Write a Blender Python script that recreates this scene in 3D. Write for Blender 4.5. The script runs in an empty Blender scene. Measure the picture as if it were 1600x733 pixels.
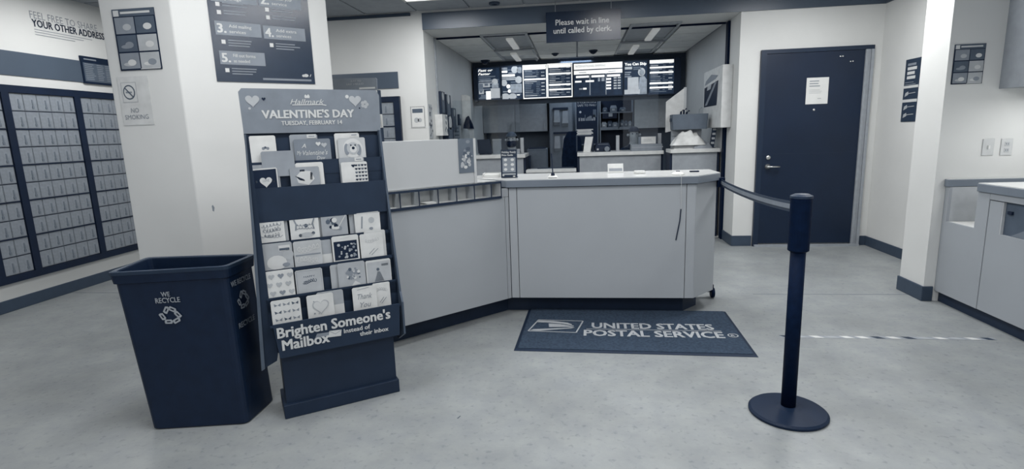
import bpy, math, random
from mathutils import Vector, Matrix
random.seed(7)
C = bpy.context.scene.collection
SC = bpy.context.scene

# ------------------------------------------------------------------ camera
cam_d = bpy.data.cameras.new('camera'); cam = bpy.data.objects.new('camera', cam_d); C.objects.link(cam)
cam_d.sensor_width = 36.0; cam_d.lens = 36.0 * 850.98 / 1600.0; cam_d.clip_start = 0.05; cam_d.clip_end = 60
PITCH, ROLL, YAW, EYE = 0.183702, -0.033427, -0.122245, 1.36
fw = Vector((math.sin(YAW) * math.cos(PITCH), math.cos(YAW) * math.cos(PITCH), -math.sin(PITCH)))
r0 = Vector((math.cos(YAW), -math.sin(YAW), 0)); u0 = r0.cross(fw)
r2 = math.cos(ROLL) * r0 + math.sin(ROLL) * u0; u2 = -math.sin(ROLL) * r0 + math.cos(ROLL) * u0
mw = Matrix.Identity(4)
for i in range(3):
    mw[i][0] = r2[i]; mw[i][1] = u2[i]; mw[i][2] = -fw[i]
mw[2][3] = EYE
cam.matrix_world = mw
SC.camera = cam
# ------------------------------------------------------------------ world, exposure
w = bpy.data.worlds.new('world'); SC.world = w; w.use_nodes = True
bg = w.node_tree.nodes['Background']; bg.inputs[0].default_value = (0.78, 0.86, 1.0, 1); bg.inputs[1].default_value = 0.56
SC.view_settings.view_transform = 'Standard'; SC.view_settings.look = 'None'
SC.view_settings.exposure = 0.0; SC.view_settings.gamma = 1.0; SC.view_settings.use_curve_mapping = False
# lamps of the ceiling lights (x, y, watts); each is built with its fixture further down
LOBBY_LAMPS = [(-1.475, 5.29, 29), (0.47, 4.75, 34), (-1.475, 2.2, 32), (0.40, 2.1, 36), (-3.9, 4.5, 30), (2.2, 4.9, 38), (2.0, 0.2, 40), (-3.3, 0.2, 16), (-0.5, -0.6, 30)]
INNER_LAMPS = [(-0.87, 7.45, 4), (-0.89, 8.75, 5), (0.92, 7.3, 4), (0.9, 8.6, 5), (0.0, 9.85, 20)]  # last entry is an added, unseen fill for the dim back area
LAMP_COLOUR = (1.0, 1.0, 1.0); INNER_COLOUR = (0.80, 0.90, 1.0)

# ------------------------------------------------------------------ materials
DUO = [(0, (7, 22, 45)), (.2, (36, 50, 68)), (.4, (92, 102, 114)), (.6, (139, 145, 152)), (.8, (176, 179, 181)), (1, (208, 209, 207)), (1.2, (240, 240, 236))]
def lin(c): c /= 255.0; return c / 12.92 if c <= .04045 else ((c + .055) / 1.055) ** 2.4
def duo(v):
    for (a, ca), (b, cb) in zip(DUO, DUO[1:]):
        if v <= b:
            t = (v - a) / (b - a); return tuple(lin(p + (q - p) * t) for p, q in zip(ca, cb))
    return tuple(lin(x) for x in DUO[-1][1])
def mat(name, v, rough=.6, spec=.3, var=.04, scale=14.0, emit=0.0, metal=0.0, bump=0.0, detail=4.0, rgb=None):
    m = bpy.data.materials.new(name); m.use_nodes = True; nt = m.node_tree; p = nt.nodes['Principled BSDF']
    p.inputs['Roughness'].default_value = rough; p.inputs['Specular IOR Level'].default_value = spec; p.inputs['Metallic'].default_value = metal
    c = tuple(lin(x) for x in rgb) if rgb else duo(v)
    tc = nt.nodes.new('ShaderNodeTexCoord'); nz = nt.nodes.new('ShaderNodeTexNoise'); nz.inputs['Scale'].default_value = scale; nz.inputs['Detail'].default_value = detail
    cr = nt.nodes.new('ShaderNodeValToRGB'); cr.color_ramp.elements[0].position = .3; cr.color_ramp.elements[1].position = .7
    cr.color_ramp.elements[0].color = (*[x * (1 - var * 2) for x in c], 1); cr.color_ramp.elements[1].color = (*[min(1, x * (1 + var * 2)) for x in c], 1)
    nt.links.new(tc.outputs['Object'], nz.inputs['Vector']); nt.links.new(nz.outputs['Fac'], cr.inputs['Fac']); nt.links.new(cr.outputs['Color'], p.inputs['Base Color'])
    if emit: nt.links.new(cr.outputs['Color'], p.inputs['Emission Color']); p.inputs['Emission Strength'].default_value = emit
    if bump:
        b = nt.nodes.new('ShaderNodeBump'); b.inputs['Strength'].default_value = bump; b.inputs['Distance'].default_value = .002
        n2 = nt.nodes.new('ShaderNodeTexNoise'); n2.inputs['Scale'].default_value = scale * 12
        nt.links.new(tc.outputs['Object'], n2.inputs['Vector']); nt.links.new(n2.outputs['Fac'], b.inputs['Height']); nt.links.new(b.outputs['Normal'], p.inputs['Normal'])
    return m
M = {}
def G(v, rough=.55, **k):                      # a grey of the picture's blue-grey scale, cached
    key = (round(v, 2), rough, tuple(sorted(k.items())))
    if key not in M: M[key] = mat('tone_%d_%d' % (round(v * 100), len(M)), v, rough, **k)
    return M[key]
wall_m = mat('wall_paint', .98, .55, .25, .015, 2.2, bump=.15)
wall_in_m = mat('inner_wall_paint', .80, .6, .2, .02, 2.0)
floor_m = mat('sealed_concrete', .585, .42, .35, .06, 2.2, bump=.12, detail=9, rgb=(138, 142, 143))
# fine speckle and scuffs on the concrete
_nt = floor_m.node_tree; _p = _nt.nodes['Principled BSDF']; _src = _p.inputs['Base Color'].links[0].from_socket
_tc = [q for q in _nt.nodes if q.type == 'TEX_COORD'][0]
_n2 = _nt.nodes.new('ShaderNodeTexNoise'); _n2.inputs['Scale'].default_value = 34; _n2.inputs['Detail'].default_value = 6
_r2 = _nt.nodes.new('ShaderNodeValToRGB'); _r2.color_ramp.elements[0].position = .28; _r2.color_ramp.elements[1].position = .42; _r2.color_ramp.elements[0].color = (.72, .74, .77, 1); _r2.color_ramp.elements[1].color = (1, 1, 1, 1)
_n3 = _nt.nodes.new('ShaderNodeTexNoise'); _n3.inputs['Scale'].default_value = 7; _n3.inputs['Detail'].default_value = 10; _n3.inputs['Roughness'].default_value = .7
_r3 = _nt.nodes.new('ShaderNodeValToRGB'); _r3.color_ramp.elements[0].position = .36; _r3.color_ramp.elements[1].position = .62; _r3.color_ramp.elements[0].color = (.88, .89, .92, 1); _r3.color_ramp.elements[1].color = (1.04, 1.04, 1.03, 1)
_m1 = _nt.nodes.new('ShaderNodeMix'); _m1.data_type = 'RGBA'; _m1.blend_type = 'MULTIPLY'; _m1.inputs[0].default_value = 1
_m2 = _nt.nodes.new('ShaderNodeMix'); _m2.data_type = 'RGBA'; _m2.blend_type = 'MULTIPLY'; _m2.inputs[0].default_value = 1
for _n, _r in ((_n2, _r2), (_n3, _r3)): _nt.links.new(_tc.outputs['Object'], _n.inputs['Vector']); _nt.links.new(_n.outputs['Fac'], _r.inputs['Fac'])
_nt.links.new(_src, _m1.inputs[6]); _nt.links.new(_r2.outputs['Color'], _m1.inputs[7]); _nt.links.new(_m1.outputs[2], _m2.inputs[6]); _nt.links.new(_r3.outputs['Color'], _m2.inputs[7]); _nt.links.new(_m2.outputs[2], _p.inputs['Base Color'])
tile_m = mat('ceiling_tile', .66, .8, .1, .03, 9, bump=.4)
tile_in_m = mat('inner_ceiling_tile', 1.08, .8, .1, .03, 9, bump=.4)
grid_m = mat('ceiling_grid', .60, .6, .2)
fascia_m = mat('fascia_paint', .33, .35, .4, .03, 2)
base_m = mat('rubber_baseboard', .27, .45, .3)
lam_m = mat('grey_laminate', .70, .38, .35, .02, 1.5)
lamr_m = mat('side_laminate', .66, .45, .3, .02, 1.5)
edge_m = mat('worktop_edge', .47, .35, .4, .03, 5)
top_m = mat('worktop_laminate', .92, .22, .5, .02, 4)
black_m = mat('black_plastic', .0, .55, .06, .1, 30)
bin_m = mat('dark_bin_plastic', .07, .42, .25, .06, 20)
card_black = mat('dark_cardboard', .17, .55, .25, .05, 9)
card_dark2 = mat('dark_cardboard_base', .13, .5, .3, .05, 9)
frame_m = mat('dark_mailbox_frame', .05, .45, .3, .08, 8)
box_m = mat('mailbox_metal', .56, .38, .45, .05, 30)
boxd_m = mat('mailbox_detail', .45, .4, .4, .05, 30)
chrome_m = mat('chrome', .95, .22, .5, .03, 20, metal=.9)
alu_m = mat('aluminium', .62, .4, .5, .04, 20)
door_m = mat('dark_door_paint', .08, .38, .35, .05, 3)
dframe_m = mat('dark_door_frame', .13, .4, .35, .05, 3)
white_m = mat('white_paper', 1.0, .6, .2, .02, 8)
gloss_white = mat('glossy_card', .95, .3, .4, .03, 8)
matm = mat('mat_carpet', .275, .9, .05, .12, 60, bump=.8)
matb = mat('mat_rubber_edge', .13, .6, .2)
ink_l = mat('light_print', .93, .5, .2, .02, 12)
ink_m = mat('mid_print', .55, .5, .2, .04, 12)
ink_d = mat('dark_print', .08, .5, .2, .05, 12)
lit_m = mat('lit_panel', 1.2, .5, .2, .03, 9, emit=.95)
lit_mid = mat('lit_panel_mid', .55, .5, .2, .15, 14, emit=.8)
lit_dark = mat('lit_panel_dark', .16, .45, .3, .12, 12, emit=.6)
diff_m = mat('lamp_diffuser', 1.2, .5, .2, .01, 5, emit=1.6)
tube_m = mat('dim_lamp_tube', 1.0, .4, .3, .02, 8, emit=.25)
skin_m = mat('skin', .66, .55, .25, .06, 14)
hair_d = mat('dark_hair', .03, .6, .25, .2, 60)
hair_g = mat('grey_hair', .30, .6, .25, .2, 60)
cloth_d = mat('dark_cloth', .05, .85, .1, .15, 25)
cloth_w = mat('white_cloth', .98, .85, .1, .10, 10, bump=.5)
gl = bpy.data.materials.new('clear_acrylic'); gl.use_nodes = True; nt = gl.node_tree
for n in list(nt.nodes):
    if n.type != 'OUTPUT_MATERIAL': nt.nodes.remove(n)
_t = nt.nodes.new('ShaderNodeBsdfTransparent'); _g = nt.nodes.new('ShaderNodeBsdfGlossy'); _g.inputs['Roughness'].default_value = .03; _x = nt.nodes.new('ShaderNodeMixShader'); _f = nt.nodes.new('ShaderNodeFresnel'); _f.inputs[0].default_value = 1.45
_t.inputs[0].default_value = (.95, .97, .98, 1)
nt.links.new(_f.outputs[0], _x.inputs[0]); nt.links.new(_t.outputs[0], _x.inputs[1]); nt.links.new(_g.outputs[0], _x.inputs[2]); nt.links.new(_x.outputs[0], [n for n in nt.nodes if n.type == 'OUTPUT_MATERIAL'][0].inputs[0])

# ------------------------------------------------------------------ mesh helpers
class MB:
    def __init__(s): s.v = []; s.f = []; s.m = []
    def add(s, vs, fs, m=0):
        o = len(s.v); s.v += [tuple(p) for p in vs]; s.f += [tuple(i + o for i in f) for f in fs]; s.m += [m] * len(fs); return s
    def box(s, x0, x1, y0, y1, z0, z1, m=0):
        return s.add([(x0, y0, z0), (x1, y0, z0), (x1, y1, z0), (x0, y1, z0), (x0, y0, z1), (x1, y0, z1), (x1, y1, z1), (x0, y1, z1)],
                     [(0, 3, 2, 1), (4, 5, 6, 7), (0, 1, 5, 4), (1, 2, 6, 5), (2, 3, 7, 6), (3, 0, 4, 7)], m)
    def prism(s, poly, z0, z1, m=0):           # polygon in x,y counter-clockwise
        n = len(poly)
        return s.add([(x, y, z0) for x, y in poly] + [(x, y, z1) for x, y in poly],
                     [tuple(range(n - 1, -1, -1)), tuple(range(n, 2 * n))] + [(i, (i + 1) % n, (i + 1) % n + n, i + n) for i in range(n)], m)
    def slab(s, poly, o, r, u, t, m=0):         # polygon in a plane (origin o, axes r,u), thickness t along r x u
        o, r, u = Vector(o), Vector(r), Vector(u); nn = r.cross(u).normalized() * t; n = len(poly)
        a = [o + r * x + u * y for x, y in poly]
        return s.add(a + [p + nn for p in a], [tuple(range(n - 1, -1, -1)), tuple(range(n, 2 * n))] + [(i, (i + 1) % n, (i + 1) % n + n, i + n) for i in range(n)], m)
    def flat(s, poly, o, r, u, h, m=0):
        o, r, u = Vector(o), Vector(r), Vector(u); nn = r.cross(u).normalized() * h
        return s.add([o + r * x + u * y + nn for x, y in poly], [tuple(range(len(poly)))], m)
    def loft(s, loops, m=0, cap0=True, cap1=True):
        n = len(loops[0]); vs = [p for l in loops for p in l]; fs = []
        for k in range(len(loops) - 1):
            fs += [(k * n + i, k * n + (i + 1) % n, (k + 1) * n + (i + 1) % n, (k + 1) * n + i) for i in range(n)]
        if cap0: fs.append(tuple(range(n - 1, -1, -1)))
        if cap1: fs.append(tuple(range((len(loops) - 1) * n, len(loops) * n)))
        return s.add(vs, fs, m)
    def lathe(s, prof, cx=0, cy=0, n=24, m=0, axis='z', z=0):
        def P(r, h, a):
            x, y = r * math.cos(a), r * math.sin(a)
            return (cx + x, cy + y, z + h) if axis == 'z' else ((cx + x, cy - h, z + y) if axis == 'y' else (cx + h, cy + x, z + y))
        return s.loft([[P(r, h, 2 * math.pi * i / n) for i in range(n)] for r, h in prof], m)
    def tube(s, pts, r, n=8, m=0):
        pts = [Vector(p) for p in pts]; loops = []
        for i, p in enumerate(pts):
            d = (pts[min(i + 1, len(pts) - 1)] - pts[max(i - 1, 0)]).normalized()
            a = d.cross(Vector((0, 0, 1)) if abs(d.z) < .9 else Vector((1, 0, 0))).normalized(); b = d.cross(a)
            loops.append([p + a * r * math.cos(2 * math.pi * k / n) + b * r * math.sin(2 * math.pi * k / n) for k in range(n)])
        return s.loft(loops, m)
def obj(name, mb, mats, parent=None, loc=(0, 0, 0), rz=0.0, smooth=False, bevel=0.0, kind=None):
    me = bpy.data.meshes.new(name); me.from_pydata(mb.v, [], mb.f)
    for m in (mats if isinstance(mats, (list, tuple)) else [mats]): me.materials.append(m)
    if any(mb.m): me.polygons.foreach_set('material_index', mb.m)
    if smooth: me.polygons.foreach_set('use_smooth', [True] * len(me.polygons))
    me.validate(); me.update()
    o = bpy.data.objects.new(name, me); C.objects.link(o); o.location = loc; o.rotation_euler = (0, 0, rz)
    if parent: o.parent = parent
    if bevel:
        b = o.modifiers.new('bevel', 'BEVEL'); b.width = bevel; b.segments = 2; b.limit_method = 'ANGLE'
    if kind: o['kind'] = kind
    return o
def tag(o, label, cat, group=None):
    o['label'] = label; o['category'] = cat
    if group: o['group'] = group
    return o
def thing(name, label, cat, loc=(0, 0, 0), rz=0.0, group=None):
    o = bpy.data.objects.new(name, None); C.objects.link(o); o.empty_display_size = .1
    o.location = loc; o.rotation_euler = (0, 0, rz); return tag(o, label, cat, group)
def bx(name, b, m, parent=None, bevel=0.0, **k): return obj(name, MB().box(*b), m, parent, bevel=bevel, **k)
def struct(name, mb, m, parent=None, bevel=0.0): return obj(name, mb, m, parent, bevel=bevel, kind='structure')
_tx = {}
def text_geo(s, bold, shear):
    k = (s, bold, shear)
    if k not in _tx:
        cu = bpy.data.curves.new('text', 'FONT'); cu.body = s; cu.resolution_u = 2; cu.offset = bold; cu.shear = shear; cu.fill_mode = 'FRONT'
        o = bpy.data.objects.new('text', cu); me = bpy.data.meshes.new_from_object(o)
        _tx[k] = ([tuple(v.co) for v in me.vertices], [tuple(p.vertices) for p in me.polygons])
        bpy.data.objects.remove(o); bpy.data.meshes.remove(me); bpy.data.curves.remove(cu)
    return _tx[k]
def put_text(mb, s, o, r, u, w, h, m=0, bold=.015, shear=0.0, lift=.001, cap=None):
    """writes s into mb: box of width w and capital height h whose lower left corner is o (+ r,u axes)."""
    vs, fs = text_geo(s, 0.0, shear)
    if not vs: return
    x0 = min(v[0] for v in vs); x1 = max(v[0] for v in vs); ch = .69
    o, r, u = Vector(o), Vector(r).normalized(), Vector(u).normalized(); nn = r.cross(u) * lift
    kx = w / (x1 - x0); ky = h / ch
    bw, bh = bold * kx, bold * ky                 # heavier strokes: shifted copies, each a hair higher
    shifts = [(0, 0)] if bold < .004 else ([(-bw, 0), (bw, 0)] if bold < .012 else [(-bw, -bh * .6), (bw, -bh * .6), (-bw, bh * .6), (bw, bh * .6)])
    for q, (dx, dy) in enumerate(shifts):
        nq = nn * (1 + .12 * q)
        mb.add([o + r * ((x - x0) * kx + dx) + u * (y * ky + dy) + nq for x, y, z in vs], fs, m)
class Print:
    """flat print on a sheet: plane with origin o, axes r,u; layers lift off the sheet by a fraction of a millimetre."""
    def __init__(s, o, r, u, step=.0008): s.mb = MB(); s.o = Vector(o); s.r = Vector(r).normalized(); s.u = Vector(u).normalized(); s.step = step
    def rect(s, x0, x1, y0, y1, m, layer=1): s.mb.flat([(x0, y0), (x1, y0), (x1, y1), (x0, y1)], s.o, s.r, s.u, s.step * layer, m); return s
    def poly(s, pts, m, layer=1): s.mb.flat(pts, s.o, s.r, s.u, s.step * layer, m); return s
    def disc(s, cx, cy, rx, m, layer=1, ry=None, n=14): return s.poly([(cx + rx * math.cos(2 * math.pi * i / n), cy + (ry or rx) * math.sin(2 * math.pi * i / n)) for i in range(n)], m, layer)
    def text(s, t, x, y, w, h, m, layer=2, bold=.015, shear=0.0): put_text(s.mb, t, s.o + s.r * x + s.u * y, s.r, s.u, w, h, m, bold, shear, s.step * layer); return s
    def lines(s, x, y, w, n, pitch, h, m, layer=2):
        for k in range(n): s.rect(x, x + w * random.uniform(.7, 1), y - k * pitch - h, y - k * pitch, m, layer)
        return s
    def stroke(s, pts, t, m, layer=2):
        for (ax, ay), (bx_, by) in zip(pts, pts[1:]):
            d = math.hypot(bx_ - ax, by - ay) or 1; nx, ny = -(by - ay) / d * t / 2, (bx_ - ax) / d * t / 2
            s.poly([(ax - nx, ay - ny), (bx_ - nx, by - ny), (bx_ + nx, by + ny), (ax + nx, ay + ny)], m, layer)
        return s
    def heart(s, cx, cy, r, m, layer=2):
        pts = []
        for i in range(24):
            t = -2 * math.pi * i / 24; pts.append((cx + r * math.sin(t) ** 3, cy + r * (13 * math.cos(t) - 5 * math.cos(2 * t) - 2 * math.cos(3 * t) - math.cos(4 * t)) / 16))
        return s.poly(pts[::1], m, layer)
    def put(s, mats, parent, name='print'): return obj(name, s.mb, mats, parent)
INK = [ink_l, ink_m, ink_d, G(.75), G(.35)]     # 0 light 1 mid 2 dark 3 pale 4 deep
D45 = math.sqrt(.5)

# ================================================================== SETTING
fl = struct('floor', MB().box(-4.83, 4.2, -2.6, 10.6, -.1, 0), floor_m)
struct('floor_inner_bounce', MB().box(-1.735, 1.76, 6.95, 10.6, 0, .002), G(.98))  # unseen pale sheet added to bounce light onto the inner ceiling
jm = MB(); jm.box(1.42, 2.60, 4.487, 4.493, 0, .0012); jm.box(-4.8, -2.4, 4.487, 4.492, 0, .0012)
obj('floor_joint', jm, G(.45), fl)
# lobby ceiling: slab, grid, tiles
ce = struct('ceiling', MB().box(-4.83, 4.2, -2.6, 6.4, 2.77, 2.9), grid_m)
tile_me = None
for i in range(15):
    for j in range(2):
        x0 = -4.83 + .61 * i + .012; y1 = 6.38 - 1.22 * j - (0 if j == 0 else -.0)
        y0 = y1 - 1.2
        if x0 + .58 > 4.2: continue
        if (i, j) in ((5, 0), (5, 1)) and False: continue
        if abs(x0 + .29 + 1.475) < .31 and j == 0: y1 = 6.38; y0 = 5.93
        if tile_me is None or (y1 - y0) < 1.1:
            t = obj('ceiling_tile', MB().box(0, .586, 0, y1 - y0, 0, .014), tile_m, ce, (x0, y0, 2.758))
            if (y1 - y0) > 1.1: tile_me = t.data
        else:
            t = bpy.data.objects.new('ceiling_tile', tile_me); C.objects.link(t); t.parent = ce; t.location = (x0, y0, 2.758)
tag_s = obj('ceiling_panel', MB().box(-4.80, 4.2, -2.6, 3.94, 2.758, 2.77), tile_m, ce)
# inner ceiling
ci = struct('ceiling_inner', MB().box(-1.75, 1.76, 6.95, 10.6, 2.56, 2.7), grid_m)
for i, xa in enumerate((-1.74, -1.17, -.58, .02, .62, 1.235)):
    xb = (-1.17, -.58, .02, .62, 1.235, 1.74)[i]
    for j, ya in enumerate((6.97, 7.58, 8.19, 8.80, 9.41, 10.02)):
        if (i in (1, 4)) and j in (0, 1, 3, 4) : 
            if not (i == 1 and j == 4 and False): continue
        obj('ceiling_tile', MB().box(xa + .012, xb - .012, ya + .01, ya + .59, 2.545, 2.56), tile_in_m, ci)
# walls
struct('wall_left', MB().box(-4.98, -4.83, -2.6, 6.4, 0, 2.9), wall_m)
lb = MB().box(-4.829, -4.822, -2.6, 6.4, 1.992, 2.198)
struct('trim_1', lb, fascia_m)
struct('baseboard_left', MB().box(-4.83, -4.815, -2.6, 6.4, 0, .105), base_m, bevel=.004)
struct('wall_back', MB().box(-4.98, -1.735, 6.4, 6.95, 0, 2.9), wall_m)
struct('trim_2', MB().box(-4.8, -2.065, 6.388, 6.4, 1.925, 2.11), fascia_m)
struct('shadow_gap_strip', MB().box(-4.8, -1.87, 6.38, 6.4, 2.715, 2.748), base_m)  # dark strip painting the shadow line where wall meets ceiling
wo = struct('wall_opening', MB().box(1.76, 3.35, 6.4, 6.95, 0, 2.9), wall_m)
hd = struct('wall_header', MB().box(-1.735, 1.76, 6.4, 6.95, 2.555, 2.9), wall_m)
struct('trim_4', MB().box(-1.735, 3.20, 6.385, 6.4, 2.555, 2.735), fascia_m)
struct('trim_5', MB().box(-1.72, 1.745, 6.945, 6.975, 2.535, 2.56), black_m)
struct('wall_right', MB().box(3.2, 3.35, 4.64, 6.4, 0, 2.9), wall_m)
struct('trim_6', MB().box(3.188, 3.2, 4.64, 6.385, 2.555, 2.735), fascia_m)
struct('baseboard_right', MB().box(3.186, 3.2, 4.64, 6.4, 0, .105), base_m, bevel=.004)
struct('wall_jog', MB().box(2.605, 4.2, 4.33, 4.64, 0, 2.9), wall_m)
struct('baseboard_jog', MB().prism([(2.590, 4.318), (2.668, 4.318), (2.668, 4.33), (2.605, 4.33), (2.605, 4.65), (2.590, 4.65)], 0, .115), base_m, bevel=.004)
struct('wall_counter', MB().box(3.32, 3.5, -2.6, 4.33, 0, 2.9), wall_m)
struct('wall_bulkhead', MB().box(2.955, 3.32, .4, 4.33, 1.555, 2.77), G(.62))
struct('baseboard_opening', MB().prism([(1.748, 6.388), (1.97, 6.388), (1.97, 6.4), (1.76, 6.4), (1.76, 6.93), (1.748, 6.93)], 0, .12), base_m, bevel=.004)
struct('baseboard_corner', MB().box(3.115, 3.186, 6.388, 6.4, 0, .105), base_m)
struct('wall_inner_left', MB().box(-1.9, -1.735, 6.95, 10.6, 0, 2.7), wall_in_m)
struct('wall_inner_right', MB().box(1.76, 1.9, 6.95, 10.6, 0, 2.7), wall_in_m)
struct('wall_inner_back', MB().box(-1.9, 1.9, 10.6, 10.75, 0, 2.7), G(.35))
struct('trim_7', MB().box(1.735, 1.76, 6.80, 6.90, 0, 2.54), black_m)     # shutter guide
struct('trim_8', MB().box(-1.735, -1.715, 6.86, 6.90, 0, 2.54), alu_m)
# column with a forty-five degree face
struct('wall_column', MB().prism([(-2.70, 3.0), (-2.26, 3.0), (-1.628, 3.632), (-1.9, 4.02), (-2.3, 4.05), (-2.66, 3.5)], 0, 2.77), wall_m, bevel=.006)
obj('scuff', MB().flat([(.075, .955), (.083, .950), (.088, .975), (.080, .992), (.074, .985)], (-2.26, 3.0, 0), (D45, D45, 0), (0, 0, 1), .0006), G(.55), bpy.data.objects['wall_column'])
obj('floor_chip', MB().prism([(-0.595, 2.398), (-0.590, 2.398), (-0.582, 2.422), (-0.586, 2.422)], 0, .0012), G(.3), fl)
# ------------------------------------------------------------------ door
dr = struct('door_1', MB().box(1.978, 2.035, 6.36, 6.4, 0, 2.147).box(2.035, 3.108, 6.36, 6.4, 2.105, 2.147), dframe_m)
bx('hinge_jamb', (3.022, 3.05, 6.352, 6.4, .0, 2.105), alu_m, dr); bx('hinge_jamb', (3.053, 3.075, 6.362, 6.4, .0, 2.105), alu_m, dr); bx('hinge_jamb', (3.078, 3.106, 6.352, 6.4, .0, 2.105), alu_m, dr)
bx('door_leaf', (2.037, 3.02, 6.368, 6.4, .035, 2.103), door_m, dr)
bx('threshold', (1.99, 3.1, 6.33, 6.4, 0, .022), alu_m, dr)
obj('kick_line', MB().box(2.04, 3.018, 6.3665, 6.368, 1.036, 1.040), dframe_m, dr)
hm = MB().lathe([(.030, 0), (.030, .012), (.014, .02), (.014, .05)], 2.098, 6.368, 18, axis='y', z=.902)
hm.tube([(2.098, 6.322, .902), (2.13, 6.318, .902), (2.215, 6.322, .900)], .010, 10)
hd_ = obj('lever_handle', hm, chrome_m, dr, smooth=True); hd_['label'] = 'chrome lever handle'
obj('deadbolt', MB().lathe([(.026, 0), (.024, .014), (.012, .018)], 2.10, 6.368, 16, axis='y', z=1.003), chrome_m, dr, smooth=True)
obj('peephole', MB().lathe([(.012, 0), (.012, .006), (.006, .008)], 2.545, 6.368, 12, axis='y', z=1.502), chrome_m, dr)
for px, pz in ((2.775, 2.045), (2.798, 2.046), (2.880, 1.988), (2.902, 1.989)):
    obj('screw_plate', MB().box(px - .007, px + .007, 6.363, 6.368, pz - .005, pz + .006), chrome_m, dr)
n = thing('notice', 'white paper notice with small typed lines taped on dark door', 'notice', (2.565, 6.366, 1.70))
obj('sheet', MB().box(-.112, .112, -.003, 0, -.138, .138), white_m, n)
p = Print((-.112, -.003, -.138), (1, 0, 0), (0, 0, 1)); p.lines(.03, .245, .12, 3, .026, .009, 1).lines(.03, .15, .15, 3, .016, .004, 3).lines(.12, .06, .05, 1, .02, .005, 1); p.put(INK, n)

# ================================================================== LAMPS
for i, (x, y, pw) in enumerate(LOBBY_LAMPS):
    near = ['whose edge shows above the dark opening fascia', 'over the worktop in front of the hanging sign', 'over the card stand and recycling bin', 'over the floor just before the carpet mat', 'beside the mailbox wall past the column', 'in front of the dark door', 'over the near end of the writing counter', 'behind the viewer on the mailbox side', 'behind the viewer in the middle of the lobby'][i]
    f = thing('ceiling_light', 'square edged white ceiling light ' + near, 'ceiling light', (x, y, 2.757), 0, 'lobby ceiling lights')
    fm = MB().box(-.30, -.27, -.61, .61, -.012, 0).box(.27, .30, -.61, .61, -.012, 0).box(-.27, .27, -.61, -.58, -.012, 0).box(-.27, .27, .58, .61, -.012, 0)
    obj('frame', fm, G(.95), f); bx('diffuser', (-.27, .27, -.58, .58, -.008, -.002), diff_m, f)
    ld = bpy.data.lights.new('lamp', 'AREA'); ld.shape = 'RECTANGLE'; ld.size = .54; ld.size_y = 1.16; ld.energy = pw; ld.color = LAMP_COLOUR
    lo = bpy.data.objects.new('lamp', ld); C.objects.link(lo); lo.parent = f; lo.location = (0, 0, -.02)
INNER_LABELS = ['inner ceiling light nearest the opening on the poster wall side', 'dim inner ceiling light just before the first two menu boards',
                'inner ceiling light beside the long grid line near the opening', 'inner ceiling light above the board showing a person with parcels', 'added unseen fill light behind the row of lit boards']
for i, (x, y, pw) in enumerate(INNER_LAMPS):
    f = thing('ceiling_light', INNER_LABELS[i], 'ceiling light', (x, y, 2.55), 0, 'inner ceiling lights')
    fm = MB().box(-.29, -.26, -.57, .57, -.015, .004).box(.26, .29, -.57, .57, -.015, .004).box(-.26, .26, -.57, -.54, -.015, .004).box(-.26, .26, .54, .57, -.015, .004)
    obj('frame', fm, G(.72), f); obj('lens', MB().slab([(-.26, -.54), (0, -.54), (0, .54), (-.26, .54)], (0, 0, 0.003), (1, 0, 0), (0, 1, 0), .004).slab([(0, -.54), (.26, -.54), (.26, .54), (0, .54)], (0, 0, .003), (1, 0, 0), (0, 1, 0), .004), G(.7), f)
    for s in (-1,) if i % 2 else (1,):
        obj('lamp_tube', MB().box(s * .04 - .045, s * .04 + .045, -.3, .52, -.035, -.005), tube_m, f, bevel=.01)
    ld = bpy.data.lights.new('lamp', 'AREA'); ld.shape = 'RECTANGLE'; ld.size = .5; ld.size_y = 1.0; ld.energy = pw; ld.color = INNER_COLOUR
    lo = bpy.data.objects.new('lamp', ld); C.objects.link(lo); lo.parent = f; lo.location = (0, 0, -.05)
# light strip under the bulkhead
f = thing('strip_light', 'strip light glowing under the bulkhead above the writing counter', 'strip light', (3.16, 3.3, 1.555))
bx('housing', (-.05, .05, -.85, .85, -.035, 0), G(.9), f); bx('diffuser', (-.042, .042, -.83, .83, -.05, -.035), diff_m, f)
ld = bpy.data.lights.new('lamp', 'AREA'); ld.shape = 'RECTANGLE'; ld.size = .1; ld.size_y = 1.6; ld.energy = 7; ld.color = LAMP_COLOUR
lo = bpy.data.objects.new('lamp', ld); C.objects.link(lo); lo.parent = f; lo.location = (0, 0, -.056)

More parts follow.
